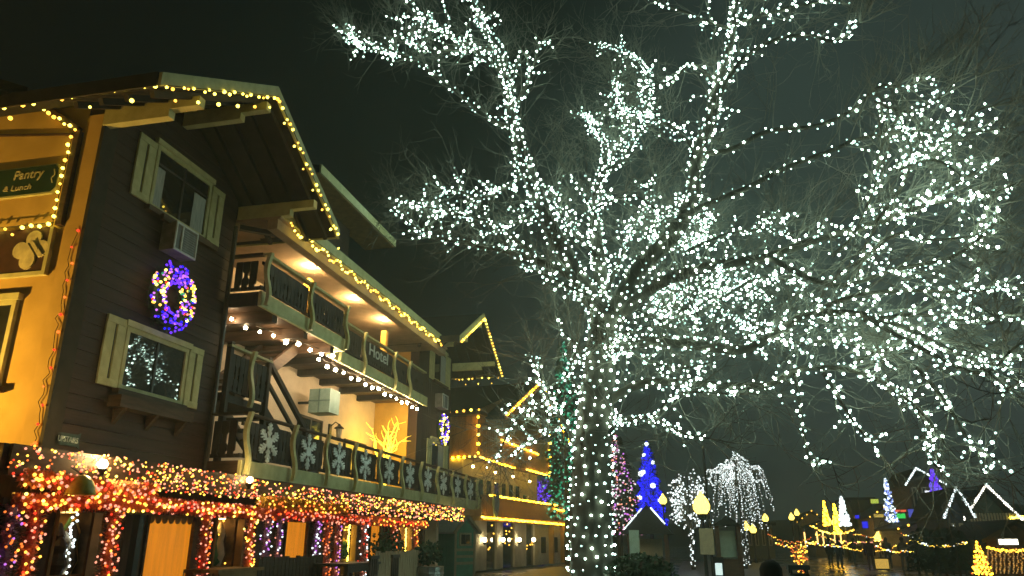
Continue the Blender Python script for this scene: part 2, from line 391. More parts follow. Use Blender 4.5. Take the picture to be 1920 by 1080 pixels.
def shutter(F, u0, u1, v0, v1, parent):
    sh = MB(); sh.fb(F, u0, u1, v0, v0 + .11, .034, .07); sh.fb(F, u0, u1, v1 - .11, v1, .034, .07)
    s = sh.build('shutter', M_cream, parent); m_ = (u0 + u1) / 2; g = .028
    MB().fb(F, u0, m_ - g, v0 + .112, v1 - .112, .03, .062).build('plank', M_cream, s)
    MB().fb(F, m_ + g, u1, v0 + .112, v1 - .112, .03, .062).build('plank', M_cream, s)
    MB().fb(F, m_ - g, m_ + g, v0 + .112, v1 - .112, .026, .034).build('slot', M_black, s)
    return s
M_glassr = glass('reflecting_glass', (.015, .02, .02), .02)
M_glassr.node_tree.nodes['Principled BSDF'].inputs['Specular IOR Level'].default_value = 1.0
W1 = window(FF, 9.83, 11.40, 6.96, 8.12, hotel, gl=M_glassr, trans=.26)
MB().fb(FF, 9.91, 10.12, 7.04, 7.74, .0335, .038).build('curtain', M_curt, W1); MB().fb(FF, 10.95, 11.3, 7.04, 7.74, .0335, .038).build('curtain', M_curt, W1)
shutter(FF, 9.38, 9.80, 6.98, 8.10, hotel); shutter(FF, 11.43, 11.82, 6.98, 8.10, hotel)
W2 = window(FF, 9.83, 11.40, 3.86, 4.86, hotel, gl=M_glassr)
MB().fb(FF, 9.7, 11.5, 3.56, 3.74, .03, .26).build('flower_box', M_brown, W2)
for u in (9.85, 10.6, 11.35): MB().prism([FF.p(u, 3.56, .025), FF.p(u, 3.32, .025), FF.p(u, 3.56, .22)], (0, .08, 0)).build('bracket', M_brown, W2)
shutter(FF, 9.38, 9.80, 3.86, 4.94, hotel); shutter(FF, 11.43, 11.82, 3.86, 4.94, hotel)
for v0, v1 in ((7.05, 8.25), (3.9, 4.95)):
    w_ = window(FF, 25.0, 26.5, v0, v1, hotel, sill=True)
    MB().fb(FF, 25.75, 26.4, v0 + .08, v1 - .1, .0335, .038).build('curtain', M_curt, w_)
    shutter(FF, 24.55, 24.96, v0 - .02, v1 - .02, hotel); shutter(FF, 26.54, 26.95, v0 - .02, v1 - .02, hotel)
def aircon(u0, u1, v0, v1):
    a = fbox('air_conditioner', FF, u0, u1, v0, v1, .03, .30, mat('aircon_case', (.22, .21, .20), .5), hotel)
    for i in range(9):
        z = v0 + .06 + i * (v1 - v0 - .12) / 9
        MB().fb(FF, u0 + .22, u1 - .05, z, z + .022, .302, .318).build('louvre', mat('aircon_grille', (.33, .36, .36), .5), a)
    b_ = MB(); b_.fb(FF, u0, u1, v0, v0 + .035, .302, .325); b_.fb(FF, u0, u1, v1 - .035, v1, .302, .325); b_.fb(FF, u0, u0 + .03, v0 + .036, v1 - .036, .302, .325); b_.fb(FF, u1 - .03, u1, v0 + .036, v1 - .036, .302, .325); b_.fb(FF, u0 + .17, u0 + .2, v0 + .036, v1 - .036, .302, .325)
    b_.build('trim', M_white, a)
aircon(10.26, 10.86, 6.33, 6.84); aircon(25.3, 25.95, 6.1, 6.6)
fbox('window_box', FF, 10.05, 11.62, 6.80, 6.90, .13, .2, M_brown, W1)
# drain pipe at the wing corner
MB().tube([(XW + .08, 12.28, 7.6), (XW + .08, 12.28, 2.8)], .05, 8).build('drain_pipe', M_pipe, hotel)
MB().beam((XW + .09, 12.38, 7.62), (EX - .3, 12.9, 7.62), .1, .1).build('eave_pipe', M_black, hotel)
# yellow side wall details
u0, v0 = -.9, 3.62
sw2 = window(FS, -2.2, -.86, 3.70, 4.98, hotel, curtain=False)
MB().fb(FS, -2.2, -.86, 4.05, 4.98, .034, .04).build('blind', M_black, sw2)
hb_ = MB().fb(FS, -.44, -.34, 6.12, 7.72, .005, .09); hb_.build('timber_post', M_brown, hotel)
MB().beam(FS.p(-.39, 7.74, .05), FS.p(-1.22, 8.32, .05), .09, .1).build('timber_brace', M_brown, hotel)
MB().beam(FS.p(-.44, 7.70, .02), FS.p(-3.4, 8.02, .02), .03, .035).build('trim_line', M_brown, hotel)
pn = fbox('timber_panel', FS, -2.6, -.52, 5.40, 6.12, .005, .05, mat('brown_panel', (.07, .03, .02), .6), hotel)
for a in ((-2.6, -.46, 5.34, 5.40), (-.52, -.46, 5.40, 6.1)): MB().fb(FS, *a, .005, .075).build('panel_trim', M_cream, pn)
cl = MB()
for cu_, cv in ((-.78, 5.93), (-.98, 5.76), (-.62, 5.76), (-.82, 5.58), (-.8, 5.76)):
    k = 14; cl.prism([FS.p(cu_ + .135 * math.cos(2 * math.pi * i / k), cv + .135 * math.sin(2 * math.pi * i / k), .052) for i in range(k)], FS.n * (.02 + .002 * (len(cl.f) // 16)))
cl.build('clover_ornament', mat('ornament_cream', (.75, .68, .4), .6), pn)
MB().beam(FS.p(-.80, 5.84, .12), FS.p(-.60, 5.60, .12), .02, .02).build('ornament_stem', M_black, pn)
# roof of the block behind, upper left
MB().hexa([(-14, 9.2, 10.3), (-14, 12, 10.3), (-10.8, 12, 9.0), (-10.8, 9.2, 9.0), (-14, 9.2, 10.5), (-14, 12, 10.5), (-10.8, 12, 9.2), (-10.8, 9.2, 9.2)]).build('rear_roof', M_brown, hotel)

# --- signs on the hotel
sg = thing('shop_sign', 'dark green notched board with pale blackletter lettering on the yellow wall', 'sign', FS.p(-1.9, 6.7, .02))
MB().prism([FS.p(u, v, .012) for u, v in ((-3.2, 6.68), (-.66, 6.68), (-.58, 6.76), (-.58, 7.11), (-.66, 7.19), (-3.2, 7.19))], FS.n * .05).build('sign_edge', M_cream, sg)
MB().prism([FS.p(u, v, .063) for u, v in ((-3.2, 6.705), (-.675, 6.705), (-.605, 6.775), (-.605, 7.095), (-.675, 7.165), (-3.2, 7.165))], FS.n * .012).build('board', M_green, sg)
text_mesh('lettering', 'Pantry', FS, -1.40, 6.92, .078, .20, M_gold, sg, width=.55, slant=.15)
text_mesh('lettering', '& Lunch', FS, -1.55, 6.78, .078, .09, M_gold, sg, width=.52, slant=.15)
MB().tube([FS.p(-.66, 6.85, .082), FS.p(-.69, 6.93, .082), FS.p(-.64, 6.98, .082), FS.p(-.67, 7.08, .082)], .009, 4).build('scroll', M_gold, sg)
ar = thing('direction_sign', 'small pale green arrow sign pointing left at the foot of the dark wall', 'sign', FF.p(9.0, 2.9, .03))
MB().prism([FF.p(u, v, .04) for u, v in ((8.78, 2.98), (8.87, 3.07), (9.22, 3.07), (9.27, 3.1), (9.25, 2.98), (9.28, 2.87), (9.22, 2.9), (8.87, 2.9))], FF.n * .02).build('arrow_board', mat('dark_teal', (.06, .10, .085), .5), ar)
text_mesh('lettering', 'UPSTAIRS', FF, 8.86, 2.945, .062, .08, M_white, ar, width=.36)

# ================================================================== BALCONIES
def wavy_post(x, y, z0, z1, parent, m=M_cream):
    b_ = MB(); n = 12; pl = []
    for i in range(n + 1):
        t = i / n; pl.append((x + .02 + .05 * math.sin(t * 2 * math.pi + .4), z0 + (z1 - z0) * t))
    k = len(pl)
    for i, (xx, zz) in enumerate(pl): b_.v += [Vector((xx, y - .045, zz)), Vector((xx + .075, y - .045, zz)), Vector((xx + .075, y + .045, zz)), Vector((xx, y + .045, zz))]
    for i in range(k - 1):
        for j in range(4): b_.f.append((4 * i + j, 4 * i + (j + 1) % 4, 4 * i + 4 + (j + 1) % 4, 4 * i + 4 + j))
    b_.f += [(3, 2, 1, 0), tuple(4 * (k - 1) + j for j in range(4))]
    return b_.build('post', m, parent)
def railing_run(parent, x, ys, zf, zt, gapseed, axis='y', bw=.125, cut=True):
    """boards between posts at ys; zf floor, zt rail top"""
    rg = random.Random(gapseed)
    for a, b_ in zip(ys[:-1], ys[1:]):
        n = max(2, int((b_ - a - .1) / (bw + .016))); s = (b_ - a - .1) / n
        for i in range(n):
            q0 = a + .05 + i * s; q1 = q0 + s - .014
            g = (q0 + q1) / 2
            lo, hi = zf + .10, zt - .15
            e_ = min(.036, s * .28); k = i % 4
            if not cut or k == 3: prof = [(q0, lo), (q1, lo), (q1, hi), (q0, hi)]
            else:
                m0, m1 = (lo + .22, hi - .2) if k == 1 else (lo + .34, hi - .3)
                prof = [(q0, lo), (q1, lo), (q1, lo + .03), (q1 - e_ * .9, lo + .06), (q1 - e_ * .9, lo + .1), (q1, lo + .13), (q1, m0), (q1 - e_, m0 + .05), (q1 - e_, m1 - .05), (q1, m1), (q1, hi), (q0, hi), (q0, m1), (q0 + e_, m1 - .05), (q0 + e_, m0 + .05), (q0, m0)]
            if axis == 'y': MB().prism([(x - .02, p, z) for p, z in prof], (.03, 0, 0)).build('baluster', M_balus, parent)
            else: MB().prism([(p, x - .015, z) for p, z in reversed(prof)], (0, .03, 0)).build('baluster', M_balus, parent)
    a, b_ = ys[0] - .05, ys[-1] + .05
    if axis == 'y':
        MB().box(x - .06, x + .06, a, b_, zt - .045, zt).build('top_rail', M_cream if zt > 5 else M_brown, parent); MB().box(x - .05, x - .021, a, b_, zt - .24, zt - .18).build('rail', M_balus, parent); MB().box(x - .05, x - .021, a, b_, zf + .1, zf + .17).build('rail', M_balus, parent)
    else:
        MB().box(a, b_, x - .06, x + .06, zt - .045, zt).build('top_rail', M_balus, parent); MB().box(a, b_, x + .016, x + .05, zf + .1, zf + .17).build('rail', M_balus, parent)
# lower balcony
BX = -7.72
lowY = [12.30, 14.02, 15.5, 17.0, 18.55, 20.2, 21.8, 23.4, 25.0, 26.65, 28.3]
lb = MB().box(XW + .04, BX - .045, 12.36, 28.3, 2.80, 2.95)
lb.box(XR + .003, XW + .039, 12.36, 23.54, 2.80, 2.95)
lowb = lb.build('lower_balcony', M_brown, hotel)
MB().box(BX - .04, BX + .02, 12.25, 28.35, 2.70, 3.0).build('fascia', M_cream, lowb)
MB().box(XW + .04, BX - .042, 12.25, 12.31, 2.70, 2.99).build('end_fascia', M_brown, lowb)
for y in lowY: wavy_post(BX + .022, y, 2.74, 3.86, lowb)
railing_run(lowb, BX - .01, lowY, 2.95, 3.86, 3)
railing_run(lowb, 12.30, [XW + .1, BX - .1], 2.95, 3.86, 4, axis='x')
# upper balcony: a front section and a set-back section
upY = [12.38, 14.2, 16.0]; up2 = [16.6, 18.1, 20.35, 21.6, 23.2]; BX2 = -8.15
ub = MB().box(XR + .003, BX - .045, 12.36, 16.1, 6.0, 6.13); ub.box(XR + .003, BX2 - .045, 16.1, 23.54, 6.0, 6.13)
upb = ub.build('upper_balcony', M_brown, hotel)
MB().box(BX - .04, BX + .02, 12.30, 16.12, 5.90, 6.2).build('fascia', M_cream, upb)
MB().box(BX2 - .04, BX2 + .02, 16.12, 23.5, 5.82, 6.12).build('fascia', M_cream, upb)
MB().box(XW + .04, BX - .042, 12.28, 12.34, 5.9, 6.18).build('end_fascia', M_balus, upb)
MB().box(BX2 + .021, BX - .042, 16.06, 16.12, 5.9, 6.2).build('end_fascia', M_cream, upb)
for y in upY: wavy_post(BX + .022, y, 5.92, 7.0, upb)
for y in up2[:-1]: wavy_post(BX2 + .022, y, 5.78, 6.92, upb)
railing_run(upb, BX - .01, upY, 6.16, 7.0, 5)
railing_run(upb, BX2 - .01, up2, 6.08, 6.92, 6)
railing_run(upb, 12.36, [XW + .1, BX - .1], 6.16, 7.0, 7, axis='x')
for y in (13.0, 14.3, 15.6): MB().box(XR + .01, BX - .06, y - .09, y + .09, 5.76, 5.99).build('joist', M_brown, upb)
for y in (16.9, 18.2, 19.5, 20.8, 22.1): MB().box(XR + .01, BX2 - .2, y - .10, y + .10, 5.83, 5.99).build('joist', M_balus, upb)
for y in (15.3, 20.1): MB().box(-8.45, -8.29, y - .08, y + .08, 6.14, 7.51).build('roof_post', M_orange, upb)
MB().fb(FR, 13.2, 14.1, 6.15, 7.5, .005, .05).build('door', M_orange, hotel)
dr = MB().fb(Frame((0, 23.55, 0), (1, 0, 0), (0, -1, 0)), -9.75, -9.0, 6.14, 7.35, .002, .05).build('door', mat('tan_door', (.5, .36, .2), .6), hotel)
for i in range(3): MB().box(-9.95 , XR + .05, 17.2 + i * 1.7, 18.5 + i * 1.7, 6.16, 7.3).build('door', M_brown if i != 1 else M_orange, hotel)
text_mesh('lettering', 'Hotel', Frame((BX2, 0, 0), (0, 1, 0), (1, 0, 0)), 18.55, 6.42, .012, .33, M_white, upb, width=1.35)
# landing and stairs behind the lower balcony
ld = MB().box(-9.6, -8.34, 12.38, 13.9, 4.12, 4.26).build('stair_landing', M_balus, hotel)
railing_run(ld, -8.32, [12.45, 13.2, 13.86], 4.22, 5.2, 9)
for y in (12.45, 13.86): MB().box(-8.37, -8.27, y - .05, y + .05, 2.96, 5.26).build('post', M_balus, ld)
wavy_post(-8.3, 13.16, 4.1, 5.22, ld)
st = MB().beam((-8.4, 13.92, 4.2), (-8.4, 15.9, 2.97), .06, .24).build('staircase', M_balus, hotel)
MB().beam((-9.3, 13.92, 4.2), (-9.3, 15.9, 2.97), .06, .24).build('stringer', M_balus, st)
MB().beam((-8.36, 13.92, 5.2), (-8.36, 15.75, 4.02), .09, .1).build('handrail', M_balus, st)
MB().beam((-8.36, 13.92, 4.78), (-8.36, 15.75, 3.6), .06, .08).build('handrail', M_balus, st)
MB().box(-8.41, -8.31, 15.72, 15.82, 2.96, 4.12).build('newel_post', M_balus, st)
for i in range(6): MB().box(-9.27, -8.43, 14.02 + i * .3, 14.32 + i * .3, 4.02 - i * .186, 4.06 - i * .186).build('step', M_balus, st)
st2 = MB().beam((-9.55, 13.2, 4.3), (-9.55, 15.6, 5.98), .06, .26).build('staircase', M_brown, hotel)
MB().beam((-8.62, 13.2, 4.3), (-8.62, 15.6, 5.98), .08, .26).build('stringer', M_brown, st2)
for i in range(8): MB().box(-9.5, -8.68, 13.2 + i * .3, 13.5 + i * .3, 4.4 + i * .2, 4.44 + i * .2).build('step', M_brown, st2)
# recess wall: door, window, wall lantern, sign box
rd = window(FR, 18.35, 19.75, 2.97, 4.85, hotel, fr=M_balus, sill=False)
wl = thing('wall_lantern', 'black wall lantern on the pale recessed wall above the snowflake railing', 'lantern', FR.p(20.3, 4.5, 0))
MB().fb(FR, 20.2, 20.34, 4.52, 4.84, .002, .05).build('back_plate', M_black, wl)
MB().tube([FR.p(20.27, 4.78, .05), FR.p(20.3, 4.9, .18), FR.p(20.35, 4.82, .28)], .018, 5).build('arm', M_black, wl)
MB().lathe(FR.p(20.35, 4.42, .28), [(.02, .43), (.05, .38), (.15, .31), (.15, .29), (.1, .29)][::-1], 8).build('cap', M_black, wl)
MB().lathe(FR.p(20.35, 4.42, .28), [(.07, .03), (.1, .285)], 8).build('glass', mat('lantern_glass', (.55, .5, .38), .3), wl)
MB().lathe(FR.p(20.35, 4.42, .28), [(.08, 0), (.08, .028)], 8).build('base', M_black, wl)
bs = thing('box_sign', 'pale teal box sign projecting from the recessed balcony wall', 'sign', FR.p(18.2, 4.9, .05))
MB().box(XR + .002, XR + .42, 18.3, 18.38, 5.1, 5.16).build('bracket', M_black, bs)
MB().box(XR + .4, XR + 1.0, 18.15, 18.75, 4.83, 5.46).build('panel', M_teal, bs)
for a in ((XR + .39, XR + 1.01, 18.13, 18.147, 5.13, 5.16), (XR + .68, XR + .71, 18.13, 18.147, 4.83, 5.46)): MB().box(*a).build('trim', mat('teal_trim', (.2, .33, .32), .5), bs)
bs2 = window(FR, 21.3, 22.9, 3.6, 4.55, hotel, fr=M_balus, sill=False, gl=emi('lit_yellow_pane', (1.0, .72, .08), .7))

# snowflakes on the lower balcony
def snowflake(c, s):
    b_ = MB()
    for k in range(6):
        a = k * math.pi / 3; d = Vector((0, math.sin(a), math.cos(a)))
        n_ = Vector((0, d.z, -d.y))
        def P(r_, o_): return Vector(c) + d * r_ * s + n_ * o_ * s
        b_.prism([P(.0, -.05), P(.9, -.045), P(1.0, 0), P(.9, .045), P(0, .05)], (.02 + k * .0007, 0, 0))
        for rr, L in ((.3, .26), (.5, .32), (.72, .22)):
            for q in (-1, 1):
                b_.prism([P(rr - .05, 0), P(rr + L * .7, q * L * .8), P(rr + L * .7 + .07, q * L * .8 - q * .06), P(rr + .06, 0)][::q], (.017 + k * .0007 + rr * .002, 0, 0))
    k = 6; b_.prism([Vector(c) + Vector((0, .3 * s * math.sin(math.pi * i / 3), .3 * s * math.cos(math.pi * i / 3))) for i in range(k)], (.026, 0, 0))
    return b_
M_snow = mat('snowflake_white', (.86, .9, .88), .55, (.78, .82, .8), 12)
for i in range(10):
    y = (lowY[i] + lowY[i + 1]) / 2 - .05
    o = snowflake((BX + .018, y, 3.40), .385).build('snowflake', M_snow)
    tag(o, 'white cut-out snowflake, %s from the left along the lower balcony railing' % ORD[i], 'snowflake', 'snowflakes on the lower balcony')

# ================================================================== LIGHT STRINGS ON THE HOTEL
WARM = [E_warm, E_warm, E_warm2]
def eave_pts(a, b_, step, drop=.10):
    o = []
    for i, p in enumerate(along(a, b_, step, jit=.012)):
        o.append(p + Z * (-(.14 + drop) if i % 4 == 2 else -rnd.uniform(.0, .05)))
    return o
gx = -6.70
def gy(t, yc, half, zap, zea): return Vector((gx, yc + t * half, zap - abs(t) * (zap - zea) - .2))
string('string_lights', 'warm bulbs along the left eave above the yellow wall', 'light string', eave_pts((-13.0, 7.72, 7.72), (-6.85, 7.72, 7.72), .17), WARM, .028, [[(-13, 7.71, 7.74), (-6.8, 7.71, 7.74)]], 'bulb strings on the hotel roof edges')
string('string_lights', 'warm bulbs along the rising left rake of the big gable', 'light string', eave_pts(gy(-.98, 10.54, 2.85, 9.47, 7.85), gy(0, 10.54, 2.85, 9.47, 7.85), .13), WARM, .026, [[gy(-.99, 10.54, 2.85, 9.47, 7.85), gy(0, 10.54, 2.85, 9.47, 7.85)]], 'bulb strings on the hotel roof edges')
string('string_lights', 'warm bulbs along the steep right rake of the big gable', 'light string', eave_pts(gy(.02, 10.54, 2.85, 9.47, 7.85), gy(1, 10.54, 2.85, 9.47, 7.85), .12), WARM, .026, [[gy(0.01, 10.54, 2.85, 9.47, 7.85), gy(1, 10.54, 2.85, 9.47, 7.85)]], 'bulb strings on the hotel roof edges')
string('string_lights', 'long drooping string of warm bulbs along the eave over the upper balcony', 'light string', [p - Z * (.05 + .13 * abs(math.sin(i * .42)) ** 2) for i, p in enumerate(along((EX + .09, 12.6, 7.76), (EX + .09, 22.6, 7.80), .10, jit=.02))], WARM, .029, [along((EX + .075, 12.6, 7.77), (EX + .075, 22.6, 7.80), .5)], 'bulb strings on the hotel roof edges')
string('string_lights', 'warm bulbs along the left rake of the far gable', 'light string', [gy(t / 15 - 1, 25.42, 2.88, 9.5, 7.92) for t in range(16)], WARM, .038, [[gy(-1, 25.42, 2.88, 9.5, 7.92), gy(0, 25.42, 2.88, 9.5, 7.92)]], 'bulb strings on the hotel roof edges')
string('string_lights', 'warm bulbs along the right rake of the far gable', 'light string', [gy(t / 19 + .03, 25.42, 2.88, 9.5, 7.92) for t in range(19)], WARM, .038, [[gy(.02, 25.42, 2.88, 9.5, 7.92), gy(1, 25.42, 2.88, 9.5, 7.92)]], 'bulb strings on the hotel roof edges')
string('string_lights', 'short row of warm bulbs hanging across under the far gable eave', 'light string', eave_pts((-6.85, 28.2, 7.72), (-8.6, 28.2, 7.72), .13), WARM, .028, [[(-6.8, 28.2, 7.74), (-8.6, 28.2, 7.74)]], 'bulb strings on the hotel roof edges')
string('string_lights', 'festoon of round warm bulbs under the front part of the upper balcony', 'light string', [p - Z * .08 * abs(math.sin(i * 1.2)) for i, p in enumerate(along((-8.62, 12.8, 5.83), (-7.95, 16.0, 5.80), .4))], [E_fest], .045, [along((-8.62, 12.8, 5.87), (-7.95, 16, 5.84), .5)], 'festoons under the upper balcony')
string('string_lights', 'festoon of round warm bulbs under the set-back part of the upper balcony', 'light string', [p - Z * .08 * abs(math.sin(i * 1.2)) for i, p in enumerate(along((-8.3, 16.0, 5.72), (-8.3, 23.0, 5.72), .44))], [E_fest], .045, [along((-8.3, 16, 5.76), (-8.3, 23, 5.76), .5)], 'festoons under the upper balcony')
string('string_lights', 'warm bulbs down the brown brace and post on the yellow wall', 'light string', [FS.p(-1.2 + .8 * t / 7, 8.22 - .5 * t / 7 + rnd.uniform(-.03, .03), .12) for t in range(8)] + [FS.p(-.47 + rnd.uniform(-.02, .02), 7.6 - t * .135, .11) for t in range(11)], WARM, .028, [[FS.p(-1.2, 8.24, .1), FS.p(-.45, 7.72, .1), FS.p(-.47, 6.1, .1)]])
string('string_lights', 'warm bulbs along the top edge of the brown clover panel', 'light string', [FS.p(-2.4 + t * .155, 6.14 - (.12 if t % 5 == 3 else rnd.uniform(0, .03)), .1) for t in range(13)], WARM, .028, [[FS.p(-2.5, 6.16, .09), FS.p(-.46, 6.16, .09)]])
string('string_lights', 'thin red cord with a few red bulbs down the yellow wall corner', 'light string', [FS.p(-.06 + rnd.uniform(-.04, .05), 6.0 - t * .26, .06) for t in range(13)], [E_red, E_red, E_org], .022, [[FS.p(-.08 + rnd.uniform(-.05, .05), 6.05 - t * .1, .05) for t in range(33)]], wirer=.006)

# flood lamps and downlights (one out of view, inferred from the lit yellow wall)
def flood(loc, label, size=.085, power=60, colr=(1, .66, .25), grp='flood lamps on the porch roof', aim=None):
    t = thing('flood_lamp', label, 'lamp', Vector(loc) - Z * .12, grp)
    MB().lathe(Vector(loc) - Z * .14, [(.03, 0), (.04, .05), (.07, .08), (.07, .10)], 8).build('socket', M_black, t)
    MB().ico(Vector(loc) + Z * .02, size).build('bulb', E_spot, t, smooth=True)
    l = bpy.data.lights.new('flood_light', 'SPOT' if aim else 'POINT'); l.energy = power; l.color = colr; l.shadow_soft_size = .06
    o = bpy.data.objects.new('flood_light', l); col.objects.link(o); o.parent = t; o.location = Vector((.0, 0, .26)) + Z * .02
    if aim: l.spot_size = R(150); l.spot_blend = .6; o.rotation_euler = (Vector(aim) - Vector(loc)).to_track_quat('-Z', 'Y').to_euler()
p = onX(192, 873, -7.35); flood(p, 'bright warm flood lamp on the porch edge below the arrow sign', .07, 55)
p = onX(468, 902, -7.35); flood(p, 'bright warm flood lamp under the left end of the snowflake balcony', .06, 14)
flood((-11.2, 7.0, 2.95), 'out-of-view warm flood lamp on the porch roof washing the yellow wall', .07, 900, (1, .57, .10), aim=(-9.8, 8.65, 5.2))  # unseen lamp put in as the source of the wall's warm light
for i, y in enumerate((15.02, 17.52, 19.6)):
    t = thing('downlight', 'round recessed downlight in the upper balcony ceiling, %s from the left' % ORD[i], 'lamp', (-8.17, y, 7.68), 'downlights in the balcony ceiling')
    MB().lathe((-8.17, y, 7.70), [(.09, 0), (.11, .012), (.11, .028)], 12).build('ring', M_white, t)
    MB().lathe((-8.17, y, 7.685), [(.03, 0), (.08, .012), (.08, .0145)], 12).build('lens', E_down, t)
    l = bpy.data.lights.new('downlight_lamp', 'POINT'); l.energy = 95; l.color = (1, .66, .28); l.shadow_soft_size = .07
    o = bpy.data.objects.new('downlight_lamp', l); col.objects.link(o); o.parent = t; o.location = (0, 0, -.12)

# wreaths
def wreath(F, u, v, ru, rb, label, n, r, mats, big):
    t = thing('wreath', label, 'wreath', F.p(u, v - ru, .1), 'lit wreaths on the hotel')
    g = MB()
    for i in range(900 if big else 300):
        a = rnd.uniform(0, 6.283); b_ = rnd.uniform(0, 6.283); q = rb * rnd.uniform(.5, 1.05)
        c = F.p(u + (ru + q * math.cos(b_)) * math.cos(a) * .92, v + (ru + q * math.cos(b_)) * math.sin(a), .13 + q * math.sin(b_))
        d = Vector((rnd.gauss(0, 1), rnd.gauss(0, 1), rnd.gauss(0, 1))).normalized() * .07; e_ = d.orthogonal().normalized() * .008
        g.add([c - e_, c + e_, c + d], [(0, 1, 2)])
    tag(g.build('greenery', M_leaf, t), kind='stuff')
    ring = [F.p(u + ru * .92 * math.cos(k * .314), v + ru * math.sin(k * .314), .12) for k in range(21)]
    MB().tube(ring, rb * .45, 6, cap=False).build('ring', M_leaf, t)
    for i in range(n):
        a = rnd.uniform(0, 6.283); b_ = rnd.uniform(-1.2, 1.2); q = rb * rnd.uniform(.85, 1.1)
        k = rnd.choice(mats if abs(math.sin(a)) < .75 else mats[:4] + mats[:2])
        place('bulb', bulb_mesh(k, r), F.p(u + (ru + q * math.sin(b_) * 1.1) * .92 * math.cos(a), v + (ru + q * math.sin(b_) * 1.1) * math.sin(a), .13 + q * math.cos(b_)), t)
WM = [E_vio, E_blu, E_vio, E_pur, E_warm, E_warm, E_warm2, E_pur, E_red, E_grn, E_warm2, E_pink]
wreath(FF, 10.58, 5.56, .43, .18, 'big wreath of multicoloured bulbs hanging between the two shuttered windows', 290, .024, WM, True)
wreath(FF, 25.9, 5.4, .42, .14, 'wreath of violet and gold bulbs on the far dark wing', 130, .03, [E_vio, E_blu, E_warm, E_warm, E_vio], False)

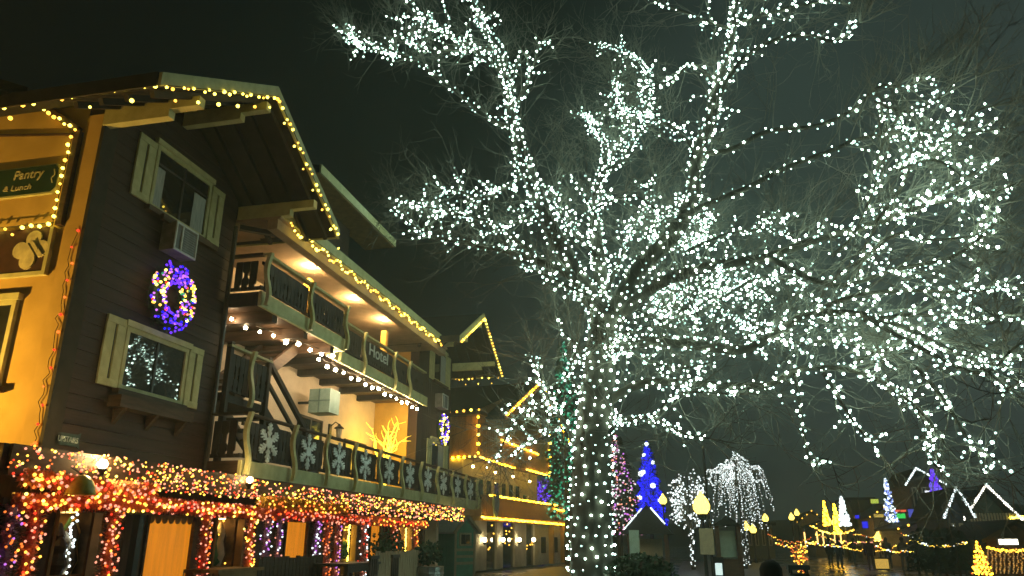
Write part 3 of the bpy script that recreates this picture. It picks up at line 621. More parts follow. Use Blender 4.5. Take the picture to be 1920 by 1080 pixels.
# ================================================================== SHOP FRONT UNDER THE BALCONY
XS = -8.05
def PY(px, y=1010, X=XS): return onX(px, y, X).y
shop = thing('gift_shop', 'dark timber shop front with lit doors and display windows below the balcony', 'building', (XS, 14, .12))
ops = [(PY(100), PY(182), 'win'), (PY(272), PY(357), 'door'), (PY(402), PY(452), 'win'), (PY(533), PY(572), 'door'), (PY(640), PY(665), 'win'), (PY(692), PY(711), 'door'), (PY(745), PY(770), 'win')]
y = 6.9
M_shopwall = mat('shop_timber', (.11, .06, .032), .6, (.06, .032, .018), 5, .2, stretch=(3, 3, .4))
zlo, zhi = .85, 2.02
M_in = mat('shop_interior', (.30, .17, .06), .8, (.06, .03, .012), 3.5)
for i, (a, b_, k) in enumerate(ops):
    MB().box(XS - .14, XS, y, a - .05, .12, 2.06).build('wall', M_shopwall, shop)
    n = max(1, int((a - .05 - y) / .22)); s = (a - .05 - y) / n
    for j in range(n): MB().box(XS + .001, XS + .02, y + j * s + .006, y + (j + 1) * s - .006, .14, 2.04).build('board', M_shopwall, shop)
    if k == 'win':
        MB().box(XS - .14, XS, a - .048, b_ + .048, .12, zlo - .06).build('wall', M_shopwall, shop)
        fr = MB(); fr.box(XS - .1, XS + .04, a - .05, b_ + .05, zlo - .06, zlo); fr.box(XS - .1, XS + .04, a - .05, b_ + .05, zhi, 2.06); fr.box(XS - .1, XS + .04, a - .05, a, zlo, zhi); fr.box(XS - .1, XS + .04, b_, b_ + .05, zlo, zhi)
        w_ = fr.build('display_window', M_woodh, shop)
        bx = MB(); bx.box(XS - 1.3, XS - 1.25, a - .04, b_ + .04, .5, 2.05); bx.box(XS - 1.25, XS - .16, a - .04, b_ + .04, .5, .55); bx.box(XS - 1.25, XS - .16, a - .045, a - .02, .55, 2.05); bx.box(XS - 1.25, XS - .16, b_ + .02, b_ + .045, .55, 2.05); bx.box(XS - 1.25, XS - .16, a - .02, b_ + .02, 2.03, 2.05)
        bx.build('display_box', M_in, w_)
        MB().box(XS - .9, XS - .3, a + .1, b_ - .1, 2.0, 2.025).build('lamp_strip', emi('shop_strip%d' % (i > 0), (1.0, .62, .18), 15.0 if i else 3.0), w_)
        MB().box(XS - .7, XS - .15, a - .015, b_ + .015, 1.16, 1.198).build('shelf', M_woodh, w_)
        rg = random.Random(i)
        for j in range(16 if i else 9):
            yy = rg.uniform(a + .08, b_ - .08); xx = XS - rg.uniform(.18, .6); hh = rg.uniform(.25, .8)
            mm = rg.choice([mat('toy_red', (.5, .06, .04), .5), mat('toy_gold', (.7, .45, .1), .4), mat('toy_green', (.06, .2, .07), .6), mat('toy_cream', (.7, .6, .42), .6), M_brown])
            ob = MB().lathe((xx, yy, 1.2), [(.07, 0), (.13, hh * .25), (.08, hh * .55), (.1, hh * .75), (.02, hh)], 8).build('display_figure', mm, w_)
        if not i:
            for j in range(30): place('bulb', bulb_mesh(E_wht, .022), (XS - .18, a + (b_ - a) * (.56 + .17 * rg.random()), .8 + j * .042), w_)
            MB().tube([(XS - .35, a + .1, 1.26), (XS - .35, a + .25, 1.42), (XS - .35, a + .5, 1.36), (XS - .35, a + .62, 1.55)], [.05, .1, .1, .04], 8).build('display_sleigh', M_woodh, w_)
        else:
            for j in range(40): place('bulb', bulb_mesh(E_warm2, .02), (XS - .17 - .2 * rg.random(), rg.uniform(a, b_), rg.uniform(.9, 1.98)), w_)
            if i in (4, 6):
                for j in range(22): place('bulb', bulb_mesh(E_warm, .028), (XS - .12, b_ - .09 + rg.uniform(-.03, .03), .92 + j * .05), w_)
    else:
        fr = MB(); fr.box(XS - .1, XS + .05, a - .05, a, .12, 2.06); fr.box(XS - .1, XS + .05, b_, b_ + .05, .12, 2.06); fr.box(XS - .1, XS + .05, a, b_, 2.0, 2.06)
        d_ = fr.build('door', M_brown, shop)
        MB().box(XS - .03, XS - .01, a + .004, b_ - .004, .16, 1.99).build('blind', E_blind, d_)
        MB().tube([(XS + .03, b_ - .1, 1.0), (XS + .03, b_ - .1, 1.16)], .014, 5).build('handle', M_gold, d_)
        if i == 1:
            for j in range(7):
                yy = a + (j + .5) * (b_ - a) / 7; MB().prism([(XS - .005, yy + .5 * (b_ - a) / 7 * math.cos(q * math.pi / 8), 2.0 - (.12 if q not in (0, 8) else 0) * math.sin(q * math.pi / 8)) for q in range(9)], (.015, 0, 0)).build('valance_scallop', M_woodh, d_)
    y = b_ + .05
MB().box(XS - .14, XS, y, 23.5, .12, 2.06).build('wall', M_shopwall, shop)
MB().box(XS - .14, XS + .02, 6.9, 23.5, 2.062, 2.76).build('header', M_shopwall, shop)
MB().box(XS - 3, XS - 1.35, 6.9, 23.5, .12, 2.7).build('back_wall', M_shopwall, shop)
# porch canopy with its fascia, wraps the corner
can = MB().box(XW + .05, -7.5, 8.1, 23.4, 2.50, 2.66); can.box(-14, XW + .049, 7.2, 8.6, 2.50, 2.66); can.box(XW + .05, -7.5, 7.2, 8.099, 2.50, 2.66)
cn = can.build('porch_canopy', M_shopwall, shop)
MB().box(-7.497, -7.44, 7.2, 23.4, 2.34, 2.69).build('fascia', M_brown, cn)
MB().box(-14, -7.5, 7.13, 7.197, 2.34, 2.69).build('fascia', M_brown, cn)
MB().box(-7.52, -7.42, 7.2, 21.6, 1.98, 2.10).build('porch_beam', M_brown, shop)
for yy in (7.3, PY(255, 1010, -7.47), PY(478, 1010, -7.47), PY(585, 1010, -7.47), PY(725, 1010, -7.47), 21.5):
    MB().box(-7.52, -7.42, yy - .05, yy + .05, .12, 1.978).build('porch_post', M_black if yy < 10 else M_brown, shop)
MB().box(-14, -8.3, 7.6, 7.75, .12, 2.49).build('side_shop_wall', M_shopwall, shop)

# net of small bulbs on the canopy
BAND = [E_red, E_org, E_pink, E_pink, E_warm2, E_warm, E_pink, E_warm2]
def band(y0, y1, n, zc, zh, X, label, mats, r, seed):
    rg = random.Random(seed); pts = []
    for i in range(n):
        yy = y0 + (y1 - y0) * rg.random() ** 1.0
        pts.append((X + rg.uniform(0, .07), yy, zc + rg.uniform(-zh, zh)))
    return string('net_lights', label, 'net lights', pts, mats, r, None, 'net lights along the porch roof', limit=220)
band(7.15, 12.3, 520, 2.50, .2, -7.42, 'dense net of amber and red bulbs on the porch edge below the dark wall', BAND, .015, 1)
band(12.3, 18, 430, 2.42, .22, -7.42, 'dense net of pink and amber bulbs under the left half of the snowflake balcony', BAND, .017, 2)
band(18, 25.6, 380, 2.42, .22, -7.42, 'dense net of pale pink bulbs under the right half of the snowflake balcony', [E_pink, E_pink, E_warm, E_warm2, E_org], .021, 3)
pts = [(-7.5 - rnd.random() * 3.4, 7.1 - rnd.uniform(0, .06), rnd.uniform(2.25, 2.72)) for _ in range(330)]
string('net_lights', 'dense net of red and white bulbs on the porch edge under the yellow wall', 'net lights', pts, [E_red, E_red, E_org, E_warm, E_pink], .019, None, 'net lights along the porch roof', limit=220)
# garlands: tinsel plus bulbs
M_tr = mat('red_tinsel', (.88, .30, .19), .5, (.72, .18, .1), 20); M_to = mat('orange_tinsel', (.85, .36, .16), .5, (.7, .24, .1), 20)
M_tp = mat('purple_tinsel', (.60, .34, .50), .5, (.42, .2, .36), 20); M_tk = mat('pink_tinsel', (.88, .46, .38), .5, (.7, .3, .25), 20); M_ty = mat('yellow_tinsel', (.65, .42, .06), .5, (.5, .3, .04), 20)
def garland(path, rad, tinsel, bulbs, nb, r, label, group, seed, dens=800):
    rg = random.Random(seed); path = [Vector(p) for p in path]
    seg = [(path[i], path[i + 1], (path[i + 1] - path[i]).length) for i in range(len(path) - 1)]; L = sum(s[2] for s in seg)
    def at(t):
        t *= L
        for a, b_, l in seg:
            if t <= l: return a.lerp(b_, t / l), (b_ - a).normalized()
            t -= l
        return path[-1], (path[-1] - path[-2]).normalized()
    t = thing('garland', label, 'garland', min(path, key=lambda q: q.z), group)
    MB().tube([at(k / 20)[0] for k in range(21)], rad * .42, 6).build('core', tinsel, t)
    g = MB()
    for i in range(int(dens * L)):
        c, d = at(rg.random()); q = Vector((rg.gauss(0, 1), rg.gauss(0, 1), rg.gauss(0, 1))); q = (q - d * q.dot(d)).normalized()
        k = c + q * rad * rg.uniform(.3, .7); n_ = (q + d * rg.uniform(-.6, .6)).normalized() * rad * .55; w_ = n_.cross(d).normalized() * rad * .16
        g.add([k - w_, k + w_, k + n_], [(0, 1, 2)])
    tag(g.build('tinsel', tinsel, t), kind='stuff')
    for i in range(nb):
        c, d = at((i + rg.random()) / nb); q = Vector((rg.gauss(0, 1) + 1.2, rg.gauss(0, 1) - .6, rg.gauss(0, 1))); q = (q - d * q.dot(d)).normalized()
        place('bulb', bulb_mesh(rg.choice(bulbs), r), c + q * rad * rg.uniform(.8, 1.05), t)
GX = -7.36
def vert(px0, px1, lab, tin, bl, rad=.12, nb=40, r=.02, seed=0, z1=2.0, X=GX):
    y0 = onX(px0, 1010, X).y
    garland([(X, y0, .25), (X + .01, y0, 1.1), (X, y0, z1)], rad * .85, tin, bl, int(nb * 1.7), r * .78, lab, 'garlands on the porch posts', seed)
RB = [E_org, E_pink, E_warm2, E_pink, E_red]
vert(58, 58, 'thick red garland with orange bulbs on the post left of the sleigh window', M_tr, RB, .16, 60, .022, 11)
vert(10, 10, 'faded purple and pink garland at the left edge of the porch', M_tp, [E_pink, E_pur, E_org], .16, 45, .02, 12)
vert(206, 206, 'thick orange garland between the sleigh window and the wide orange blind', M_to, RB, .16, 70, .022, 13)
vert(383, 383, 'red garland left of the golden display window', M_tr, RB, .13, 55, .022, 14)
vert(468, 468, 'red and gold garland right of the golden display window', M_to, RB + [E_warm], .13, 60, .022, 15)
vert(499, 499, 'purple garland left of the middle orange blind', M_tp, [E_pink, E_wht, E_pur], .12, 36, .022, 16)
vert(522, 522, 'narrow purple garland touching the middle orange blind', M_tp, [E_wht, E_pur, E_pink], .09, 26, .022, 17)
vert(592, 592, 'purple garland with white bulbs right of the middle orange blind', M_tp, [E_wht, E_pur], .13, 30, .026, 18)
vert(613, 613, 'pink garland, first of the pair left of the small gold window', M_tk, [E_pink, E_org], .13, 32, .024, 19)
vert(631, 631, 'pink garland, second of the pair left of the small gold window', M_tk, [E_pink, E_pur], .12, 32, .024, 20)
vert(681, 681, 'pink garland between the small gold window and the narrow orange blind', M_tk, [E_pink, E_wht, E_red], .14, 32, .026, 21)
vert(736, 736, 'orange garland right of the narrow orange blind', M_to, [E_org, E_pink], .14, 32, .026, 22)
vert(778, 778, 'orange garland on the last porch post', M_to, [E_org, E_pink, E_warm2], .14, 32, .026, 23)
garland([(GX - .04, 7.3, 2.04), (GX - .04, 9.1, 2.12), (GX - .04, 12.3, 2.1)], .11, M_tr, RB + [E_warm, E_warm2, E_pink], 210, .021, 'long red garland along the porch beam above the sleigh window and wide blind', 'garlands along the porch beam', 31)
garland([(GX - .04, 12.4, 2.08), (GX - .04, 15, 2.1), (GX - .04, 17.5, 2.06)], .11, M_tr, [E_red, E_pink, E_org, E_pink], 130, .022, 'long crimson garland along the porch beam above the middle blind', 'garlands along the porch beam', 32)
garland([(GX - .04, 17.6, 2.08), (GX - .04, 21.6, 2.04)], .11, M_to, [E_red, E_org, E_warm2], 70, .026, 'orange garland along the right end of the porch beam', 'garlands along the porch beam', 33)
garland([(GX, 7.35, 2.32), (GX, 8.4, 2.28), (GX, 9.6, 2.3)], .11, M_to, RB + [E_warm2], 120, .022, 'bushy orange swag behind the gold dome', 'garlands along the porch beam', 34)
garland([(GX, 12.5, 2.28), (GX, 16.0, 2.26)], .12, M_ty, [E_warm2, E_org], 70, .022, 'yellow swag just under the balcony edge', 'garlands along the porch beam', 35)
garland([(-7.6, 7.05, 2.16), (-9.2, 7.05, 2.12), (-11, 7.05, 2.16)], .13, M_tr, RB + [E_warm], 80, .02, 'red garland across the side of the porch at the left edge', 'garlands along the porch beam', 36)
# gold dome ornament and lamp shade
p = onX(150, 928, -7.2)
gd = thing('dome_ornament', 'shiny gold half dome ornament above the sleigh window', 'ornament', p)
MB().lathe(p, [(.17, 0), (.17, .03), (.155, .10), (.12, .17), (.07, .22), (.015, .24)], 16).build('dome', mat('gold_cloth', (.75, .58, .07), .35, (.55, .42, .05), 14, spec=.6), gd, smooth=True)
MB().tube([p + Z * .23, Vector((p.x - .2, p.y, 2.5))], .01, 4).build('cord', M_black, gd)
p = onX(97, 943, -7.5)
ls = thing('porch_lamp', 'small yellow glowing lamp hanging at the top of the sleigh window', 'lamp', p)
MB().lathe(p - Z * .05, [(.10, 0), (.12, .02), (.09, .10), (.03, .12)], 10).build('shade', emi('lamp_shade_lit', (1.0, .75, .12), 1.5), ls); MB().tube([p + Z * .06, Vector((p.x, p.y, 2.5))], .008, 4).build('cord', M_black, ls)

# lit twig tree on the lower balcony
p = Vector((-9.0, 22.3, 2.96))
ty = thing('lit_twig_tree', 'glowing yellow leafless twig tree standing on the lower balcony', 'light tree', p)
b_ = MB(); E_twig = emi('glowing_yellow_twig', (1.0, .78, .06), 3.2); rg = random.Random(5)
def twigrec(b_, a, d, L, r, k):
    pts = [a]; q = d.copy()
    for i in range(4):
        q = (q + Vector((rg.gauss(0, .18), rg.gauss(0, .18), rg.gauss(.03, .12)))).normalized(); pts.append(pts[-1] + q * L / 4)
    b_.tube(pts, [r * (1 - .15 * i) for i in range(5)], 4)
    if k:
        for i in (2, 3, 4):
            e_ = (q + Vector((rg.gauss(0, .75), rg.gauss(0, .75), rg.gauss(.15, .4)))).normalized(); twigrec(b_, pts[i], e_, L * .62, r * .55, k - 1)
MB().tube([p, p + Z * .9], [.05, .04], 6).build('trunk', E_twig, ty)
for k in range(5): a = k * 1.257; twigrec(b_, p + Z * .85, Vector((math.cos(a) * .9, math.sin(a) * .9, .75)).normalized(), .85, .032, 2)
b_.build('branches', E_twig, ty)
l = bpy.data.lights.new('twig_tree_light', 'POINT'); l.energy = 150; l.color = (1, .60, .05); l.shadow_soft_size = .5
o = bpy.data.objects.new('twig_tree_light', l); col.objects.link(o); o.parent = ty; o.location = (.1, -.1, 1.4)

# ================================================================== THE BIG LIT TREE
rg = random.Random(21)
def cat_rom(P, k=6):
    o = []
    for i in range(len(P) - 1):
        p0 = P[max(i - 1, 0)]; p1 = P[i]; p2 = P[i + 1]; p3 = P[min(i + 2, len(P) - 1)]
        for j in range(k):
            t = j / k; o.append(.5 * ((2 * p1) + (p2 - p0) * t + (2 * p0 - 5 * p1 + 4 * p2 - p3) * t * t + (3 * p1 - p0 - 3 * p2 + p3) * t ** 3))
    o.append(P[-1]); return o
KT = 1.346; TY = 13.0 * KT      # the trunk stands 17.5 m down the street
TB = Vector((px_x(1107, TY, 1000), TY, .0))
tree = thing('lit_street_tree', 'huge bare tree wound with thousands of white lights beside the chalet', 'tree', TB)
# limbs: pixel path, depth at start and end (metres along the street), radius at start and end, bulbs per metre of limb,
# lit side twigs per metre, length of those twigs, share of the limb (from its start) left without twigs
LIMBS = [
 ([(1135, 600), (1085, 520), (1040, 440), (1000, 350), (975, 280), (958, 210), (953, 150), (935, 90), (900, 40), (880, -30)], 13.0, 14.2, .21, .05, 26, 4, .5, .25),
 ([(965, 240), (920, 225), (870, 185), (800, 128), (745, 100), (690, 75), (650, 48)], 13.9, 14.8, .06, .02, 9, 0, .4, .3),
 ([(745, 105), (720, 95), (680, 90), (655, 65)], 14.6, 15.0, .03, .012, 14, 16, .42, 0),
 ([(952, 150), (905, 105), (850, 70), (790, 40), (770, -10)], 14.0, 14.0, .06, .02, 14, 9, .65, .1),
 ([(935, 95), (890, 90), (830, 95), (780, 85), (745, 30)], 14.1, 13.6, .04, .02, 10, 6, .55, .1),
 ([(958, 215), (990, 150), (1005, 110), (1018, 75)], 14.0, 13.4, .05, .015, 7, 5, .35, .1),
 ([(990, 320), (950, 350), (900, 372), (860, 358), (825, 355)], 13.8, 13.6, .06, .02, 13, 11, .5, 0),
 ([(1080, 520), (1000, 485), (940, 468), (870, 455), (800, 438), (735, 392)], 13.1, 14.0, .10, .02, 11, 4, .35, .1),
 ([(1010, 488), (950, 435), (900, 410), (850, 400), (790, 385), (770, 380)], 13.2, 13.8, .06, .02, 12, 9, .45, .05),
 ([(1010, 360), (1000, 400), (960, 420), (900, 440)], 13.6, 13.2, .04, .02, 12, 6, .4, 0),
 ([(1135, 590), (1122, 480), (1115, 400), (1128, 330), (1135, 280), (1112, 230), (1095, 215)], 13.0, 17.0, .17, .03, 24, 5, .45, .3),
 ([(1118, 405), (1098, 372), (1068, 328)], 12.9, 13.2, .03, .012, 12, 0, .3, 0),
 ([(1118, 390), (1160, 372), (1200, 372), (1238, 402)], 12.8, 12.4, .03, .015, 10, 2, .3, 0),
 ([(1130, 325), (1165, 300), (1195, 250), (1222, 190), (1205, 120), (1165, 95), (1125, 80)], 14.6, 18.5, .07, .02, 13, 7, .45, .2),
 ([(1125, 340), (1150, 290), (1170, 230), (1150, 130)], 14.4, 18.0, .05, .02, 7, 3, .35, .2),
 ([(1145, 600), (1200, 505), (1262, 440), (1300, 365), (1308, 290), (1332, 230), (1345, 160), (1368, 90), (1380, 0), (1390, -60)], 13.0, 12.6, .20, .05, 26, 5, .45, .15),
 ([(1308, 285), (1255, 235), (1205, 220), (1165, 200), (1150, 150)], 12.9, 16.8, .06, .02, 12, 6, .45, .1),
 ([(1342, 190), (1385, 120), (1445, 78), (1515, 66), (1560, 78), (1590, 65), (1612, 42)], 12.7, 11.6, .06, .015, 12, 3, .25, .15),
 ([(1372, 55), (1330, 42), (1290, 25), (1235, 5), (1200, -20)], 12.7, 12.9, .04, .015, 10, 4, .35, .1),
 ([(1378, 45), (1425, 30), (1475, 15), (1530, 5), (1600, -15)], 12.7, 12.0, .05, .02, 9, 8, .35, .1),
 ([(1345, 160), (1300, 120), (1260, 150), (1200, 170)], 12.7, 12.2, .04, .02, 10, 6, .4, .1),
 ([(1308, 290), (1370, 280), (1440, 246), (1530, 236), (1600, 205), (1650, 162), (1700, 165), (1728, 148)], 12.8, 11.2, .06, .015, 9, 2, .35, .65),
 ([(1303, 392), (1400, 352), (1480, 312), (1560, 282), (1620, 258), (1720, 245), (1800, 250), (1885, 240)], 12.8, 11.0, .06, .015, 10, 5, .4, .45),
 ([(1640, 190), (1700, 210), (1760, 185), (1790, 155)], 11.3, 11.0, .03, .012, 9, 7, .45, 0),
 ([(1700, 245), (1760, 270), (1830, 210), (1860, 200)], 11.2, 10.8, .03, .012, 9, 7, .45, 0),
 ([(1155, 600), (1230, 535), (1330, 500), (1440, 482), (1520, 452), (1640, 420), (1720, 385), (1780, 350), (1855, 310)], 13.0, 10.8, .13, .02, 13, 5, .45, .15),
 ([(1640, 420), (1690, 350), (1710, 290), (1690, 230)], 11.4, 11.0, .04, .015, 10, 9, .5, 0),
 ([(1700, 395), (1760, 380), (1830, 370), (1905, 345)], 11.2, 10.8, .04, .015, 8, 8, .45, .05),
 ([(1680, 320), (1750, 300), (1800, 330), (1850, 390)], 11.0, 10.6, .03, .012, 9, 8, .45, 0),
 ([(1440, 482), (1560, 535), (1680, 505), (1790, 480), (1865, 420)], 12.0, 10.6, .06, .02, 10, 7, .45, .0),
 ([(1520, 470), (1480, 440), (1465, 410)], 12.2, 12.0, .03, .012, 12, 8, .35, 0),
 ([(1600, 500), (1680, 440), (1740, 450), (1850, 440)], 11.4, 10.6, .04, .012, 9, 8, .45, 0),
 ([(1150, 650), (1230, 640), (1330, 650), (1400, 655), (1460, 620), (1520, 590), (1620, 590), (1720, 625), (1800, 665), (1890, 690)], 13.0, 10.4, .12, .02, 16, 6, .4, .1),
 ([(1520, 590), (1600, 555), (1700, 545), (1790, 548), (1885, 540)], 11.6, 10.4, .05, .015, 10, 8, .45, 0),
 ([(1620, 600), (1720, 590), (1800, 600), (1880, 590)], 11.2, 10.4, .04, .015, 10, 9, .45, 0),
 ([(1130, 760), (1200, 720), (1280, 718), (1340, 722), (1440, 722), (1500, 692), (1600, 695), (1680, 732), (1735, 790), (1760, 870)], 13.0, 11.0, .09, .02, 13, 6, .35, .05),
 ([(1210, 590), (1270, 600), (1330, 560), (1400, 540), (1440, 560)], 13.2, 17.5, .06, .02, 12, 10, .5, 0),
 ([(1220, 545), (1290, 540), (1370, 590), (1420, 640)], 13.2, 18.5, .05, .02, 11, 9, .5, 0),
 ([(1490, 700), (1498, 750), (1508, 820), (1522, 868), (1545, 860), (1562, 870)], 11.8, 11.4, .03, .012, 15, 0, .3, 0),
 ([(1545, 700), (1575, 750), (1600, 790), (1640, 840)], 11.6, 11.0, .04, .012, 10, 8, .35, .1),
 ([(1720, 690), (1770, 750), (1820, 830), (1868, 862)], 10.9, 10.4, .04, .012, 10, 10, .4, .0),
 ([(1690, 740), (1750, 800), (1740, 850), (1770, 890)], 11.0, 10.6, .03, .012, 10, 8, .35, 0),
 ([(1620, 592), (1740, 660), (1840, 700), (1893, 660)], 11.2, 10.2, .05, .015, 12, 9, .35, .3),
 ([(1840, 690), (1880, 720), (1890, 735)], 10.4, 10.2, .03, .012, 14, 12, .3, 0),
 ([(1250, 450), (1290, 470), (1320, 440), (1330, 400)], 13.0, 16.0, .05, .02, 14, 12, .4, 0),
 ([(1240, 480), (1220, 440), (1250, 400), (1300, 420)], 13.0, 17.0, .04, .02, 10, 8, .35, 0),
 ([(1300, 640), (1310, 600), (1295, 570)], 12.5, 12.1, .03, .012, 9, 8, .35, 0),
 ([(1128, 850), (1150, 800), (1185, 785), (1230, 785), (1280, 812), (1330, 822)], 13.0, 12.2, .05, .015, 16, 12, .22, .1),
 ([(1230, 780), (1260, 745), (1300, 735), (1380, 740)], 12.6, 12.0, .03, .015, 10, 8, .3, .1),
 ([(1092, 880), (1065, 800), (1030, 750), (1010, 710), (1000, 668)], 13.0, 13.6, .06, .02, 15, 12, .28, .35),
 ([(1040, 770), (1000, 760), (965, 790), (935, 850)], 13.3, 13.8, .04, .012, 9, 11, .4, 0),
 ([(1055, 790), (1020, 820), (980, 830)], 13.3, 13.6, .03, .012, 9, 10, .35, 0),
 ([(1100, 690), (1075, 640), (1050, 620)], 13.0, 12.6, .04, .012, 8, 5, .3, 0),
 ([(1140, 600), (1190, 570), (1250, 575), (1310, 540), (1360, 500)], 13, 15.5, .06, .02, 10, 9, .5, 0),
 ([(1150, 640), (1200, 670), (1270, 690), (1330, 680)], 13, 14.5, .05, .02, 10, 9, .45, 0),
 ([(1120, 560), (1080, 545), (1030, 520), (985, 500)], 13, 12, .05, .02, 10, 8, .4, 0),
 ([(1130, 560), (1170, 470), (1190, 420), (1230, 330)], 13, 15, .06, .02, 9, 7, .45, .1),
 ([(1120, 480), (1070, 430), (1050, 400), (1040, 350)], 13, 14.5, .05, .02, 9, 7, .4, .1),
 ([(1290, 470), (1360, 440), (1430, 430), (1480, 440)], 13, 14, .04, .015, 8, 7, .45, 0),
 ([(1350, 560), (1430, 520), (1500, 540), (1570, 600)], 13.5, 12, .04, .015, 9, 9, .45, 0),
 ([(1400, 600), (1470, 640), (1560, 640), (1640, 660)], 13, 11.5, .04, .015, 9, 9, .45, 0),
 ([(1560, 480), (1600, 440), (1640, 350), (1650, 280)], 12, 11, .04, .015, 9, 9, .45, .2),
 ([(1600, 680), (1680, 650), (1760, 640)], 11.5, 10.8, .03, .012, 9, 9, .4, 0),
 ([(1160, 680), (1140, 650), (1180, 620), (1230, 610)], 12.6, 12.2, .03, .012, 10, 10, .35, 0),
 ([(1100, 760), (1070, 700), (1080, 660)], 12.9, 12.6, .04, .012, 9, 8, .35, 0),
]
TR = [(1107, 1240, .40), (1107, 1150, .36), (1107, 1000, .345), (1109, 900, .33), (1115, 800, .31), (1122, 720, .295), (1130, 650, .275), (1137, 590, .26)]
trunkP = [onY(a, b_, TY) for a, b_, r in TR]; trunkP[0] = TB + Z * -.05; trunkP[0].x = trunkP[1].x
trunkP[1].z = .35; trunkP[1].x = TB.x
trunkR = [.62] + [r * KT for a, b_, r in TR][1:]
tk = MB(); tp = cat_rom(trunkP, 5); trr = []
for i in range(len(tp)):
    f = i / 5; k = min(int(f), len(trunkR) - 2); trr.append(trunkR[k] + (trunkR[k + 1] - trunkR[k]) * (f - k))
tk.tube(tp, trr, 18)
for v in tk.v:
    a = math.atan2(v.y - TY, v.x - TB.x); q = Vector((v.x - TB.x, v.y - TY, 0)); q = q.normalized() if q.length > .01 else q
    v += q * (.018 * math.sin(a * 5 + v.z * .9) + .012 * math.sin(a * 9 - v.z * 2.1))
tk.build('trunk', M_bark, tree, smooth=True)
bulbs = []
def wrap(path, rads, step, off=.03, start=0):
    """bulbs wound round a limb"""
    ang = rg.uniform(0, 6.28); acc = start
    for i in range(len(path) - 1):
        a, b_ = path[i], path[i + 1]; L = (b_ - a).length; d = (b_ - a).normalized(); s = d.orthogonal().normalized(); u = d.cross(s)
        while acc < L:
            f = acc / L; r = rads[i] + (rads[i + 1] - rads[i]) * f + off; ang += 2.4 + rg.uniform(-.7, .7)
            bulbs.append(a.lerp(b_, f) + (s * math.cos(ang) + u * math.sin(ang)) * r + Vector((rg.gauss(0, .012), rg.gauss(0, .012), rg.gauss(0, .012))))
            acc += step * rg.uniform(.6, 1.4)
        acc -= L
ang = 0.0; zc_ = tp[0].z + .1; zt_ = tp[-1].z
while zc_ < zt_:                       # one cord wound round the trunk in close turns
    k = 0
    while tp[k + 1].z < zc_ and k < len(tp) - 2: k += 1
    f = (zc_ - tp[k].z) / max(1e-6, tp[k + 1].z - tp[k].z); c = tp[k].lerp(tp[k + 1], f); r = trr[k] + (trr[k + 1] - trr[k]) * f + .06
    bulbs.append(c + Vector((math.cos(ang) * r, math.sin(ang) * r, rg.gauss(0, .035)))); stp = .255 * rg.uniform(.75, 1.25); ang += stp / r; zc_ += .215 * stp / (2 * math.pi * r)
limb = MB(); twl = MB(); tw = MB()
def grow(a, d, L, n=5, wob=.22, lift=.0):
    p = [a]; q = d.normalized()
    for i in range(n):
        q = (q + Vector((rg.gauss(0, wob), rg.gauss(0, wob), rg.gauss(lift, wob)))).normalized(); p.append(p[-1] + q * L / n)
    return p
def fine(a, d, L, r, k):
    p = grow(a, d, L, 4, .2, .04)
    tw.tube(p, [r, r * .85, r * .7, r * .5, r * .3], 3, cap=False)
    if k:
        for i in range(k):
            j = rg.choice((1, 2, 3)); e_ = (p[j] - p[j - 1]).normalized() + Vector((rg.gauss(0, .6), rg.gauss(0, .6), rg.gauss(.1, .5)))
            fine(p[j], e_, L * rg.uniform(.35, .65), r * .62, 2 if k > 3 else 0)
cent = onY(1280, 560, TY)
